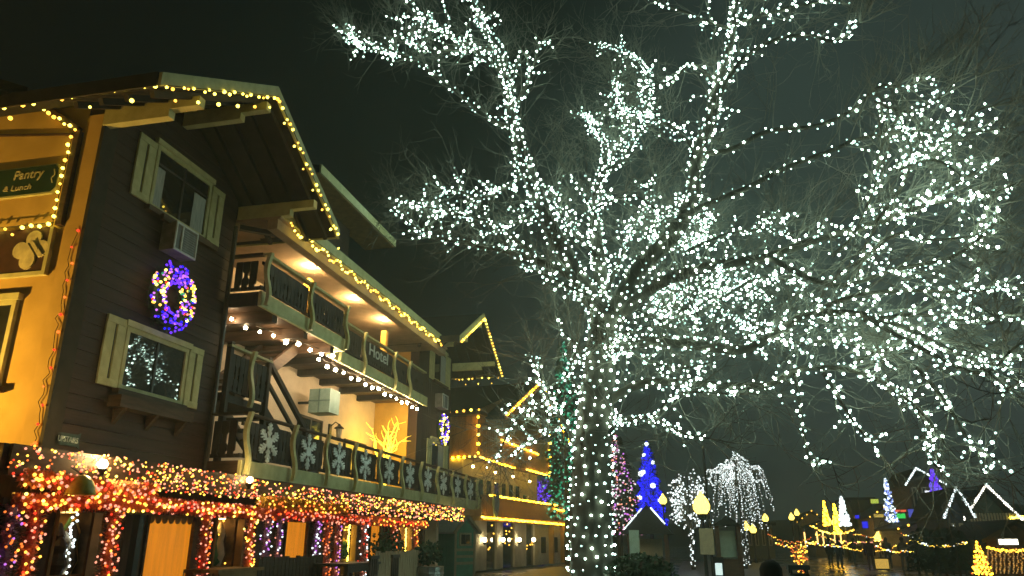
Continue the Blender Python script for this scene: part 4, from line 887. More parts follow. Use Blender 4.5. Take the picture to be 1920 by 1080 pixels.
for P, y0, y1, r0, r1, bpm, tpm, tl, skip in LIMBS:
    y0 *= KT; y1 *= KT; r0 *= KT; r1 *= KT; tl *= KT; tpm /= KT
    n = len(P); W = [onY(x, y, y0 + (y1 - y0) * (i / (n - 1)) + (rg.uniform(-.12, .12) if 0 < i else 0)) for i, (x, y) in enumerate(P)]
    path = cat_rom(W, 5); m = len(path); L = sum((path[i + 1] - path[i]).length for i in range(m - 1))
    rads = [r0 + (r1 - r0) * (i / (m - 1)) ** .8 for i in range(m)]
    limb.tube(path, rads, 8 if r0 > .1 else 5)
    wrap(path, rads, KT / (bpm * (1.5 if r0 > .14 else 1.12)), .035, .05)
    if P[0][0] > 1430 or P[-1][0] > 1800: tpm *= .85
    for i in range(int(tpm * L * (1 - skip))):
        f = skip + (1 - skip) * rg.random(); k = min(int(f * (m - 1)), m - 2); a = path[k].lerp(path[k + 1], f * (m - 1) - k)
        d = (path[k + 1] - path[k]).normalized(); q = Vector((rg.gauss(0, 1), rg.gauss(0, 1), rg.gauss(.1, 1))); q = (q - d * q.dot(d)).normalized()
        tp_ = grow(a, d * rg.uniform(.2, 1.1) + q, tl * rg.uniform(.6, 1.35), 4, .2)
        twl.tube(tp_, [.014, .012, .010, .008, .006], 3, cap=False)
        wrap(tp_, [.008] * 5, KT / 8.5, .03, rg.uniform(.04, .12))
        fine(tp_[-1], tp_[-1] - tp_[-2], rg.uniform(.4, .9), .008, 1)
    # unlit twigs
    low = P[-1][1] > 780 and P[0][0] > 1400
    for i in range(int(L / KT * (1.5 if low else 6.5)) + 3):
        f = rg.random() ** .7; k = min(int(f * (m - 1)), m - 2); a = path[k].lerp(path[k + 1], f * (m - 1) - k)
        d = (path[k + 1] - path[k]).normalized(); q = Vector((rg.gauss(0, 1), rg.gauss(0, 1), rg.gauss(.35, 1))); q = (q - d * q.dot(d)).normalized()
        o_ = (a - cent); o_.y *= .3
        fine(a, d * rg.uniform(.3, 1) + q + o_.normalized() * .3, rg.uniform(.5, 1.7) * KT, .0125, rg.choice((2, 3, 4, 5)))
    for i in range(1 if low else 5): fine(path[-1], (path[-1] - path[-4]) .normalized()+ Vector((rg.gauss(0, .4), rg.gauss(0, .4), rg.gauss(0, .4))), rg.uniform(.6, 1.5) * KT, .014, 5)
limb.build('limbs', M_bark, tree, smooth=True)
tag(twl.build('lit_twigs', M_twig, tree), kind='stuff'); tag(tw.build('crown', M_twig, tree), kind='stuff')
print('BULBS', len(bulbs), 'TWIGTRI', len(tw.f) * 2)
string('string_lights', 'thousands of cool white bulbs wound round the trunk and limbs of the big tree', 'light string', bulbs, [E_tree, E_tree, E_tree2, E_tree3], .0245, None, None, 300, jit=.45)

# ================================================================== SECOND CHALET DOWN THE STREET
D2 = Vector((math.sin(R(7.4)), math.cos(R(7.4)), 0)); N2 = Vector((D2.y, -D2.x, 0))
C2 = Vector((px_x(894, 40.0), 40.0, 0))
F2 = Frame(C2, D2, N2); S2 = Frame(C2, N2, -D2)
ch = thing('timber_chalet', 'wooden chalet with yellow rope lights, gabled front and arcade beyond the hotel', 'building', C2)
U = lambda x, y=930: F2.px(x, y)[0]
V = lambda x, y: F2.px(x, y)[1]
uR = U(1030, 890); z0, z1 = V(894, 856), V(894, 778)
MB().fb(F2, .0, uR, 0.1, z0 - .02, -6, -.9).build('core', M_cream2, ch)
up = MB().fb(F2, 0, uR, z0, z1, -6, -.02).build('upper_storey', M_wood, ch)
n = 44
for i in range(n):
    a, b_ = uR * i / n, uR * (i + 1) / n - .03
    MB().fb(F2, a, b_, z0, z1, -.019, .015 + rnd.uniform(0, .012)).build('board', M_wood, up)
for i in range(16):
    a = -5.8 + i * .36; MB().fb(S2, a, a + .335, z0 + .01, z1, .002, .03 + rnd.uniform(0, .01)).build('board', M_wood, up)
# gable
ua, ub_, uc = U(925, 770), U(1046, 792), U(1008, 733)
za, zb, zc = V(925, 771), V(1046, 792), V(1008, 733)
um = (ua + ub_) / 2; ze = min(za, zb, z1) + .1; zc = max(zc, ze + 3)
MB().prism([F2.p(0.2, z1, -.5), F2.p(uR, z1, -.5), F2.p(uR, ze + .1, -.5), F2.p(um, zc - .3, -.5), F2.p(.6, ze + .2, -.5)], -N2 * .2).build('gable_wall', M_wood, ch)
for i in range(26):
    u = .8 + (uR - 1) * i / 26; t = 1 - abs(u - um) / (um - ua + .2); h_ = ze + max(.1, t * (zc - .3 - ze))
    if h_ > z1 + .1: MB().fb(F2, u, u + (uR - 1) / 26 - .04, z1 + .01, h_, -.498, -.47 + rnd.uniform(0, .01)).build('board', M_wood, ch)
r2 = MB()
for (p0, p1) in (((ua, ze), (um, zc)), ((um, zc), (ub_, ze))):
    q = [F2.p(p0[0], p0[1], .7), F2.p(p1[0], p1[1], .7), F2.p(p1[0], p1[1], -6), F2.p(p0[0], p0[1], -6)]
    r2.hexa(q + [v + Z * .25 for v in q])
rf2 = r2.build('roof', M_roof, ch)
for (p0, p1) in (((ua, ze), (um, zc)), ((um, zc), (ub_, ze))): MB().beam(F2.p(p0[0], p0[1] + .05, .75), F2.p(p1[0], p1[1] + .05, .75), .08, .5).build('rake_board', M_wood, rf2)
MB().fb(S2, -6, .3, z1 + .005, z1 + .2, -.6, .5).build('eave', M_brown, ch)
# middle storey windows
zw0, zw1 = V(930, 928), V(930, 893)
for i in range(7):
    a = U(905, 915) + i * (U(1000, 915) - U(905, 915)) / 7
    w_ = window(Frame(F2.p(0, 0, -.9), D2, N2), a + .1, a + (U(1000, 915) - U(905, 915)) / 7 - .25, zw0 - .3, zw1 - .1, ch, sill=False)
# balcony band of boards
zb0, zb1 = V(905, 966), V(905, 930)
uE = U(1070, 975)
bb = MB().fb(F2, -.4, uE, zb0 - .3, zb0 - .05, -.9, .5).build('balcony', M_wood, ch)
n = 60
for i in range(n): a = -.4 + (uE * .86) * i / n; MB().fb(F2, a, a + uE * .86 / n - .04, zb0 - .04, zb1 - .1, .40, .44).build('baluster', M_wood, bb)
MB().fb(F2, -.45, uE * .86, zb1 - .1, zb1 + .02, .36, .48).build('top_rail', M_woodh, bb)
for i in range(8): a = uE * .87 + i * .5; MB().fb(F2, a, a + .08, zb0 - .04, zb1 - .35, .4, .44).build('baluster', M_wood, bb)
MB().fb(F2, uE * .862, uE + .1, zb1 - .35, zb1 - .25, .36, .48).build('top_rail', M_woodh, bb)
# arcade
zg = zb0 - .3
uu = [U(x, 1040) for x in (886, 905, 922, 934, 952, 968, 985, 1003)]
FA = Frame(F2.p(0, 0, .1), D2, N2)
def arch_opening(a, b_, top):
    k = 8; m = (a + b_) / 2; r = (b_ - a) / 2
    return [(a, .15)] + [(m - r * math.cos(math.pi * i / k), top - r + r * math.sin(math.pi * i / k)) for i in range(k + 1)] + [(b_, .15)]
prev = -.5
for i, (x0, x1) in enumerate(((909, 928), (940, 962), (984, 1000))):
    a, b_ = U(x0, 1040), U(x1, 1040); top = V(x0, 928)
    MB().fb(FA, prev, a, .1, zg - .003, -.12, 0).build('pier', M_cream2, ch)
    op = arch_opening(a, b_, top)
    for j in range(1, len(op) - 2):
        (ax, az), (bx, bz) = op[j], op[j + 1]
        p = FA.p; MB().hexa([p(ax, az, 0), p(bx, bz, 0), p(bx, bz, -.12), p(ax, az, -.12), p(ax, zg - .004, 0), p(bx, zg - .004, 0), p(bx, zg - .004, -.12), p(ax, zg - .004, -.12)]).build('arch_stone', M_cream2, ch)
    prev = b_
    d_ = MB().fb(FA, a, b_, .1, top - .02, -.2, -.124).build('door', M_glass, ch)
    for q in range(10): place('bulb', bulb_mesh(E_warm2, .05), FA.p(rnd.uniform(a + .15, b_ - .15), rnd.uniform(1, top - .4), -.11), d_)
MB().fb(FA, prev, uE, .1, zg - .003, -.12, 0).build('wall', M_cream2, ch)
for x in (1012, 1035, 1055): a = U(x, 1040); MB().fb(FA, a, a + .9, .8, zg - .8, .002, .05).build('window', M_glass, ch)
for x in (1026, 1048, 1066): a = U(x, 1040); MB().fb(FA, a, a + .35, .1, zg - .05, .02, .3).build('column', M_orange, ch)
for i, (x, y) in enumerate(((902, 1012), (937, 1012), (968, 1012), (995, 1012))):
    p = FA.p(*FA.px(x, y), .2); t = thing('wall_lamp', 'round warm wall lamp on the chalet arcade, %s from the left' % ORD[i], 'lamp', p - Z * .2, 'wall lamps on the chalet arcade')
    MB().lathe(p - Z * .25, [(.03, 0), (.12, .1), (.05, .14)], 8).build('bracket', M_black, t); MB().ico(p, .13).build('globe', emi('arcade_globe', (1, .8, .45), 30), t, smooth=True)
for i, (x, y) in enumerate(((877, 875), (919, 886), (953, 894), (985, 903))):
    p = F2.p(*F2.px(x, y), .3); t = thing('hanging_lamp', 'small warm lamp hanging under the chalet upper storey, %s from the left' % ORD[i], 'lamp', p, 'lamps under the chalet overhang')
    MB().tube([p + Z * .12, p + Z * .6], .02, 4).build('rod', M_black, t); MB().ico(p, .09).build('bulb', emi('hang_bulb', (1, .7, .25), 30), t, smooth=True)
p = F2.p(*F2.px(913, 950), .5)
t = thing('shield_sign', 'teal shield-shaped sign on the wooden balcony of the far chalet', 'sign', p - Z * .7)
sh_ = [(-.5, .6), (.5, .6), (.55, .1), (.35, -.4), (0, -.7), (-.35, -.4), (-.55, .1)]
MB().prism([p + D2 * a * .85 + Z * b_ for a, b_ in sh_], N2 * .06).build('shield', M_teal, t); MB().prism([p + N2 * .061 + D2 * a * .55 + Z * b_ * .65 for a, b_ in sh_], N2 * .02).build('emblem', mat('pale_teal', (.5, .66, .6), .5), t)
# rope lights
def rope(label, px, F, w, r=.05, m=E_yel, step=.16, rb=.055):
    q = [F.p(*F.px(x, y), w) for x, y in px]
    pts = []
    for a, b_ in zip(q[:-1], q[1:]): pts += along(a, b_, step, jit=.02)
    string('rope_light', label, 'rope light', pts, [m, m, E_warm], rb, [q], 'rope lights on the far chalet', wirer=.03, limit=120)
rope('yellow rope light along the bottom edge of the chalet upper storey, left run', [(897, 857), (962, 878)], F2, .1)
rope('yellow rope light along the bottom edge of the chalet upper storey, right run', [(984, 880), (1029, 893)], F2, .1)
rope('yellow rope light slanting across the middle of the chalet gable', [(937, 825), (1007, 852)], F2, .1)
rope('yellow rope light on the chalet balcony top rail', [(903, 929), (1034, 948)], F2, .5)
rope('yellow rope light along the bottom of the chalet balcony', [(886, 970), (1068, 986)], F2, .55)
rope('yellow rope light on the lower end of the chalet balcony', [(1026, 955), (1071, 962)], F2, .55)
rope('yellow bulbs up the left corner of the chalet upper storey', [(894, 782), (893, 850)], F2, .1, step=.45, rb=.09)
rope('yellow bulbs up the right corner of the chalet upper storey', [(1029, 818), (1029, 886)], F2, .1, step=.5, rb=.09)
rope('amber bulbs along the top of the chalet side wall', [(850, 775), (904, 771)], S2, .52, step=.42, rb=.09, m=E_warm2)
rope('amber rope light along the bottom of the chalet side wall', [(850, 859), (892, 856)], S2, .1, m=E_yel, step=.3, rb=.08)
q = [F2.p(ua, ze + .2, .82), F2.p(um, zc + .2, .82), F2.p(ub_, ze + .2, .82)]
string('rope_light', 'yellow bulbs along the chalet gable edges', 'rope light', along(q[0], q[1], .3) + along(q[1], q[2], .35), [E_warm2, E_yel], .085, [q], 'rope lights on the far chalet', wirer=.03, limit=120)

# ================================================================== SMALL THINGS ALONG THE PORCH
def box_thing(name, label, cat, parts, loc):
    t = thing(name, label, cat, loc)
    for nm, b_, m in parts: b_.build(nm, m, t)
    return t
def slat_fence(name, label, x, y0, y1, z1, m, sw_=.11, gap=.02, seed=0):
    t = thing(name, label, 'fence', (x, (y0 + y1) / 2, .12)); r_ = random.Random(seed); y = y0
    while y < y1:
        MB().box(x, x + .03, y, y + sw_, .14, z1 + r_.uniform(-.02, .02)).build('slat', m, t); y += sw_ + gap
    for z in (.35, z1 - .2): MB().box(x - .05, x - .002, y0, y1, z, z + .08).build('rail', m, t)
slat_fence('porch_fence', 'brown timber fence below the middle orange blind', -6.9, onX(482, 1050, -6.9).y, onX(600, 1050, -6.9).y, 1.36, M_brown, seed=1)
slat_fence('picket_fence', 'weathered grey picket fence left of the tin planter', -6.3, onX(702, 1050, -6.3).y, onX(792, 1050, -6.3).y, 1.40, M_ltwood, .10, .045, seed=2)
def plant(name, label, c, r, h, pot, n=420):
    t = thing(name, label, 'plant', c); c = Vector(c); rr = random.Random(int(c.y * 10))
    if pot == 'tin':
        MB().lathe(c, [(.34, 0), (.36, .3), (.37, .9), (.39, .92)], 16).build('tub', M_tin, t)
        for z in (.25, .5, .75): MB().lathe(c + Z * z, [(.375, 0), (.385, .02), (.375, .04)], 16).build('hoop', M_tin, t)
        z0_ = .93
    else: MB().lathe(c, [(.16, 0), (.24, .4), (.26, .42)], 12).build('pot', M_brown, t); z0_ = .43
    MB().tube([c + Z * (z0_ - .1), c + Z * (z0_ + h * .6)], [.03, .015], 5).build('stem', M_bark, t)
    g = MB()
    for i in range(n):
        q = Vector((rr.gauss(0, 1), rr.gauss(0, 1), rr.gauss(0, 1))).normalized() * rr.random() ** .4; p = c + Z * (z0_ + h * .5) + Vector((q.x * r, q.y * r, q.z * h * .5))
        d = Vector((rr.gauss(0, 1), rr.gauss(0, 1), rr.gauss(.4, 1))).normalized() * .09; s = d.orthogonal().normalized() * .03
        g.add([p - s, p + d * .5 - s * 1.2, p + d, p + s], [(0, 1, 2, 3)])
    tag(g.build('foliage', M_leaf, t), kind='stuff')
p = onX(803, 1060, -6.1); plant('tin_planter', 'ribbed tin tub with a leafy shrub at the end of the picket fence', (p.x, p.y, .12), .35, .55, 'tin')
p = onX(722, 1030, -7.0); plant('potted_shrub', 'dark bushy potted shrub before the narrow orange blind', (p.x, p.y, .12), .5, 1.3, 'pot', 700)
def table(name, label, c, L, w_, h, m):
    c = Vector(c); t = thing(name, label, 'table', c)
    for i in range(4): MB().box(c.x - w_ / 2 + i * w_ / 4, c.x - w_ / 2 + (i + 1) * w_ / 4 - .01, c.y - L / 2, c.y + L / 2, h - .05, h).build('plank', m, t).location.z += 0
    for sx in (-1, 1):
        for sy in (-1, 1): MB().box(c.x + sx * (w_ / 2 - .08) - .04, c.x + sx * (w_ / 2 - .08) + .04, c.y + sy * (L / 2 - .1) - .04, c.y + sy * (L / 2 - .1) + .04, .12, h - .052).build('leg', m, t)
    MB().box(c.x + w_ / 2 - .06, c.x + w_ / 2 - .03, c.y - L / 2 + .05, c.y + L / 2 - .05, h - .16, h - .053).build('apron', m, t)
table('wooden_table', 'honey-coloured wooden table under the golden display window', (-7.15, onX(430, 1060, -7.1).y, .12), 1.3, .6, 1.22, M_woodh)
table('patio_table', 'dark patio table between the two fences', (-6.5, onX(655, 1050, -6.5).y, .12), 1.6, .7, 1.22, M_black)
def chair(label, c, m):
    c = Vector(c); t = thing('patio_chair', label, 'chair', c, 'chairs at the patio table')
    MB().box(c.x - .2, c.x + .2, c.y - .2, c.y + .2, .55, .59).build('seat', m, t)
    for i in range(4): MB().box(c.x + .18, c.x + .21, c.y - .19 + i * .1, c.y - .13 + i * .1, .62, 1.3).build('back_slat', m, t)
    MB().box(c.x + .17, c.x + .22, c.y - .2, c.y + .2, 1.3, 1.36).build('top_rail', m, t)
    for sx in (-1, 1):
        for sy in (-1, 1): MB().box(c.x + sx * .18 - .02, c.x + sx * .18 + .02, c.y + sy * .18 - .02, c.y + sy * .18 + .02, .12, .548).build('leg', m, t)
yt = onX(655, 1050, -6.5).y
chair('slatted dark chair at the left end of the patio table', (-5.95, yt - .55, .12), M_black); chair('slatted dark chair at the right end of the patio table', (-5.95, yt + .55, .12), M_black)
# green shed
G1 = Vector((.5, .87, 0)).normalized(); G2 = Vector((G1.y, -G1.x, 0))     # gable right vector, gable normal
o_ = Vector((px_x(852, 30.0), 30.0, .0))
FG = Frame(o_, G1, G2); FE = Frame(o_, G2, -G1)
sd = thing('garden_shed', 'small green shed with a pale pitched roof and a ladder-like gable end', 'shed', o_)
MB().prism([FG.p(0, .1, 0), FG.p(1.15, .1, 0), FG.p(1.15, 1.95, 0), FG.p(.575, 2.45, 0), FG.p(0, 1.95, 0)], -G2 * 1.7).build('body', M_shed, sd)
rr_ = MB()
for a, b_ in (((-.18, 1.86), (.575, 2.52)), ((.575, 2.52), (1.33, 1.86))):
    q = [FG.p(a[0], a[1], .15), FG.p(b_[0], b_[1], .15), FG.p(b_[0], b_[1], -1.85), FG.p(a[0], a[1], -1.85)]; rr_.hexa(q + [v + Z * .06 for v in q])
rfs = rr_.build('roof', mat('pale_shingle', (.52, .58, .55), .7, (.4, .46, .43), 8, .3), sd)
for a, b_ in (((-.18, 1.86), (.575, 2.52)), ((.575, 2.52), (1.33, 1.86))): MB().beam(FG.p(a[0], a[1] + .02, .17), FG.p(b_[0], b_[1] + .02, .17), .04, .12).build('rake_board', M_ltwood, rfs)
for u in (.0, 1.05): MB().fb(FG, u, u + .1, .1, 1.95, .002, .04).build('corner_post', M_ltwood, sd)
for v in (.7, .95, 1.2): MB().fb(FG, .1, 1.05, v, v + .1, .002, .03).build('slat', M_ltwood, sd)
window(FG, .25, .9, 1.4, 1.9, sd, fr=M_ltwood, sill=False)
for i in range(9): MB().fb(FE, -1.68 + i * .19, -1.68 + i * .19 + .18, .12, 1.84, .002, .014).build('board', M_shed, sd)

# ================================================================== SQUARE: LAMPS, KIOSKS, LIT TREES
def street_lamp(label, px, py, Y, s=1.0, group='globe lamps of the square', power=0):
    p = onY(px, py, Y); b0 = Vector((p.x, p.y, .1)); t = thing('street_lamp', label, 'lamp', b0, group); h = p.z - .1
    MB().lathe(b0, [(.16 * s, 0), (.16 * s, .12), (.09 * s, .3), (.06 * s, .5), (.05 * s, h - .45 * s)], 10).build('post', M_black, t)
    MB().lathe(p - Z * .45 * s, [(.05 * s, 0), (.13 * s, .06 * s), (.17 * s, .2 * s)], 10).build('collar', M_black, t)
    MB().lathe(p - Z * .25 * s, [(.15 * s, 0), (.25 * s, .14 * s), (.26 * s, .26 * s), (.2 * s, .42 * s), (.09 * s, .56 * s), (.03 * s, .68 * s)], 14).build('globe', E_lamp, t, smooth=True)
    return t, p
lt, p = street_lamp('tall lamp with a pear-shaped glowing globe and a small notice board, nearest in the square', 1315, 948, 25)
q = onY(1325, 1014, 24.9); MB().box(q.x - .21, q.x + .21, q.y - .03, q.y, q.z - .4, q.z + .36).build('notice_board', mat('tan_board', (.45, .4, .25), .7, (.35, .3, .2), 8), lt)
MB().beam((p.x, p.y - .05, q.z), (q.x, q.y + .02, q.z), .03, .03).build('bracket', M_black, lt)
far_lamps = [(1435, 972, 62), (1484, 970, 70), (1494, 962, 78), (1646, 1008, 60), (1731, 1006, 52), (1838, 1005, 46), (1243, 938, 40), (1399, 988, 55), (1553, 975, 80), (1563, 980, 84), (1412, 993, 58)]
labs = ['small bright lamp at the right end of the willow of lights', 'lower of the two lamps in the gap right of the willow', 'upper of the two lamps in the gap right of the willow', 'white lamp before the brown shop left of the dark conifers', 'lamp above the middle of the dark conifer row', 'bright lamp at the foot of the large white-edged gable', 'warm lamp touching the ridge of the left kiosk', 'large warm lamp below the right side of the willow of lights', 'left of two lamps beside the yellow flags', 'right of two lamps beside the yellow flags', 'smaller warm lamp just right of the one below the willow']
for (a, b_, Y), lb_ in zip(far_lamps, labs): street_lamp(lb_, a, b_, Y, .9 if Y > 50 else .75)
def kiosk(label, pxc, pyp, pxl, pxr, pye, Y, lit, post=M_brown):
    c = onY(pxc, pyp, Y); x0, x1 = px_x(pxl, Y, pye), px_x(pxr, Y, pye); ze_ = px_z(pye, Y, pxc); w_ = x1 - x0; m = (x0 + x1) / 2
    t = thing('kiosk', label, 'kiosk', (m, Y, .1)); b_ = MB(); ap = Vector((m, Y + w_ * .4, c.z))
    cs = [Vector((x0, Y - .1, ze_)), Vector((x1, Y - .1, ze_)), Vector((x1, Y + w_ * .9, ze_)), Vector((x0, Y + w_ * .9, ze_))]
    b_.add(cs + [ap], [(0, 1, 4), (1, 2, 4), (2, 3, 4), (3, 0, 4), (3, 2, 1, 0)]); rf = b_.build('roof', M_roof, t)
    for x in (x0 + w_ * .14, x1 - w_ * .14):
        for yy in (Y + .05, Y + w_ * .75): MB().box(x - .06, x + .06, yy - .06, yy + .06, .1, ze_ + .02).build('post', post, t)
    MB().box(x0 + w_ * .16, x1 - w_ * .16, Y + .12, Y + w_ * .7, .1, 1.0).build('counter', M_brown, t)
    MB().box(x0 + w_ * .24, x1 - w_ * .24, Y + w_ * .68, Y + w_ * .72, 1.05, ze_ - .15).build('board', M_cream2 if lit else M_teal, t)
    if lit:
        string('rope_light', 'white light tubes along the hips of the left kiosk roof', 'rope light', [cs[0].lerp(ap, .12 + i * .04) + Vector((0, -.04, .05)) for i in range(18)] + [cs[1].lerp(ap, .3 + i * .04) + Vector((0, -.04, .05)) for i in range(14)], [E_wht], .03, [[cs[0] + Vector((0, -.04, .05)), ap + Vector((0, -.04, .05)), cs[1] + Vector((0, -.04, .05))]], wirer=.014)
kiosk('open kiosk with a dark pyramid roof edged in white light, left of the globe lamp', 1217, 944, 1165, 1262, 1002, 28, True)
kiosk('small roofed notice kiosk right of the nearest globe lamp', 1364, 966, 1336, 1392, 986, 28, False)
pb = onY(1190, 1025, 27.5); t = box_thing('notice_panel', 'pale upright notice panel at the left of the kiosk', 'sign', [('panel', MB().box(pb.x - .17, pb.x + .17, 27.45, 27.5, 1.0, 1.95), M_teal), ('leg', MB().box(pb.x - .12, pb.x - .08, 27.46, 27.49, .1, .998), M_black), ('leg', MB().box(pb.x + .08, pb.x + .12, 27.46, 27.49, .1, .998), M_black)], (pb.x, 27.5, .1))
# slim pole beside the lamp
p = px_x(1332, 30); t = box_thing('flag_pole', 'tall thin dark pole rising beside the globe lamp', 'pole', [('shaft', MB().tube([(p, 30, .1), (p, 30, px_z(842, 30))], [.06, .04], 8), M_black), ('finial', MB().lathe((p, 30, px_z(842, 30)), [(.02, 0), (.06, .05), (.02, .1)], 8), M_gold)], (p, 30, .1))
def lit_tree(name, label, px0, px1, pyt, pyb, Y, shape, mats, n, r, seed, trunkm=M_bark, tfrac=.3, under=None):
    rr = random.Random(seed); xc = px_x((px0 + px1) / 2, Y); hw = (px_x(px1, Y) - px_x(px0, Y)) / 2; zt = px_z(pyt, Y, (px0 + px1) / 2); zb_ = max(.3, px_z(pyb, Y, (px0 + px1) / 2))
    t = thing(name, label, 'tree', (xc, Y, .1)); H = zt - zb_
    MB().tube([(xc, Y, .05), (xc + .05, Y, zb_ + H * .25), (xc, Y, zt - H * .1)], [.05 * H * .35 + .06, .04 * H * .3 + .04, .02], 7).build('trunk', trunkm, t)
    g = MB(); P = []
    if shape == 'cone':
        for i in range(1500):
            f = rr.random(); a = rr.uniform(0, 6.283); R_ = hw * (1 - f) ** .7 * rr.uniform(.5, 1.0) * (.88 + .12 * math.sin(f * 40)); p = Vector((xc + R_ * math.cos(a), Y + R_ * math.sin(a), zb_ + f * H))
            d = Vector((math.cos(a), math.sin(a), -.35)) * hw * .22; s = Z * hw * .07 + Vector((-math.sin(a), math.cos(a), 0)) * hw * .05; g.add([p - s, p + d, p + s], [(0, 1, 2)])
        tag(g.build('crown', M_leaf, t), kind='stuff')
        for i in range(n):
            f = rr.random() ** 1.35; a = rr.uniform(3.3, 6.1) if rr.random() < .8 else rr.uniform(0, 6.283); R_ = hw * (1 - f) ** .7 * rr.uniform(.72, 1.18) * (.88 + .12 * math.sin(f * 40))
            P.append((xc + R_ * math.cos(a), Y + R_ * math.sin(a), zb_ + f * H))
    elif shape == 'round':
        for i in range(120):
            q = Vector((rr.gauss(0, 1), rr.gauss(0, 1), rr.gauss(0, .9))).normalized(); e_ = Vector((xc + q.x * hw, Y + q.y * hw, zb_ + H * .5 + q.z * H * .5)); s = Vector((xc, Y, zb_ + H * rr.uniform(.0, .5))); mid = s.lerp(e_, .55) + Z * H * .08
            g.tube([s, mid, e_], [.05, .03, .012], 4); L_ = int(n / 120)
            for j in range(L_): f = rr.uniform(.35, 1); P.append((mid.lerp(e_, (f - .5) * 2) if f > .5 else s.lerp(mid, f * 2)) + Vector((rr.gauss(0, .08), rr.gauss(0, .08), rr.gauss(0, .08))))
        tag(g.build('crown', M_twig, t), kind='stuff')
        for j in range(24): P.append((xc + rr.uniform(-.12, .12), Y - .15, .3 + (zb_) * j / 24))
    else:   # weeping
        for i in range(66):
            a = i * 2.4 + rr.uniform(-.3, .3); q = (.08 + .92 * rr.random()) ** .8; s = Vector((xc, Y, zb_ + H * .55)); top = Vector((xc + math.cos(a) * hw * q * .75, Y + math.sin(a) * hw * q * .75, zt - H * .25 * q - rr.random() * H * .2))
            en = Vector((xc + math.cos(a) * hw * (q * .95 + .08), Y + math.sin(a) * hw * (q * .95 + .08), zb_ + H * (.0 + .7 * rr.random())))
            c = cat_rom([s.lerp(top, .3) if q < .4 else s, s.lerp(top, .7) + Z * .3, top, top.lerp(en, .45) + Z * .25, en], 6); g.tube(c, .02, 3)
            for k in range(6, len(c) - 1):
                for f in (0, .5): P.append(c[k].lerp(c[k + 1], f) + Vector((rr.gauss(0, .03), rr.gauss(0, .03), 0)))
        tag(g.build('crown', M_twig, t), kind='stuff')
        for j in range(50): P.append((xc + rr.uniform(-.25, .25), Y - .2, .3 + zb_ * j / 50))
    string('string_lights', under, 'light string', P, mats, r, None, None, limit=150, jit=.35)
    return t
lit_tree('blue_fir', 'tall slim fir covered in deep blue lights behind the kiosk', 1191, 1254, 828, 985, 60, 'cone', [E_blu, E_blu, emi('dim_blue_bulb', (.01, .01, .6), .6)], 1900, .075, 3, under='deep blue bulbs covering the tall slim fir')
rr3 = random.Random(8); Pb = []
for f in (.12, .3, .33, .47, .62, .64, .76, .85, .99): R_ = 1.15 * (1 - f) ** .7; a = rr3.uniform(3.6, 5.8); Pb.append((px_x(1222, 60) + R_ * math.cos(a) * 1.1, 60 + R_ * math.sin(a) - .1, px_z(985, 60) + f * (px_z(830, 60) - px_z(985, 60))))
string('star_lights', 'a few big white stars scattered over the blue fir', 'light string', Pb, [E_wht], .2, None, None)
lit_tree('pink_lit_fir', 'broad fir with pink and white lights just right of the big trunk', 1112, 1212, 815, 1003, 42, 'cone', [E_pink, emi('rose_bulb', (1, .45, .7), 1.2), emi('soft_white_bulb', (.9, .95, .9), 1.4), E_pur], 520, .045, 4, under='pink and white bulbs on the fir beside the big trunk')
lit_tree('green_lit_fir', 'tall narrow fir with green lights just left of the big trunk', 1018, 1112, 640, 975, 52, 'cone', [E_grn, E_grn, E_grn2], 420, .075, 5, under='green bulbs on the tall fir left of the big trunk')
lit_tree('white_lit_tree', 'small round bare tree thick with white lights behind the nearest globe lamp', 1255, 1338, 880, 1000, 44, 'round', [E_wht, E_wht, emi('soft_white_bulb', (.9, .95, .9), 1.4)], 600, .042, 6, under='white bulbs on the small round tree behind the globe lamp')
lit_tree('weeping_lit_tree', 'weeping tree outlined in trailing white lights right of the globe lamp', 1324, 1462, 842, 1000, 46, 'weep', [E_wht, emi('soft_white_bulb', (.9, .95, .9), 1.4)], 0, .027, 7, under='trailing white bulbs on the weeping tree')
lit_tree('violet_lit_shrub', 'low shrub with violet lights beyond the wooden chalet', 1000, 1035, 895, 950, 56, 'round', [E_vio, emi('dim_violet', (.2, .08, .8), .8)], 240, .06, 9, under='violet bulbs on the low shrub beyond the chalet')

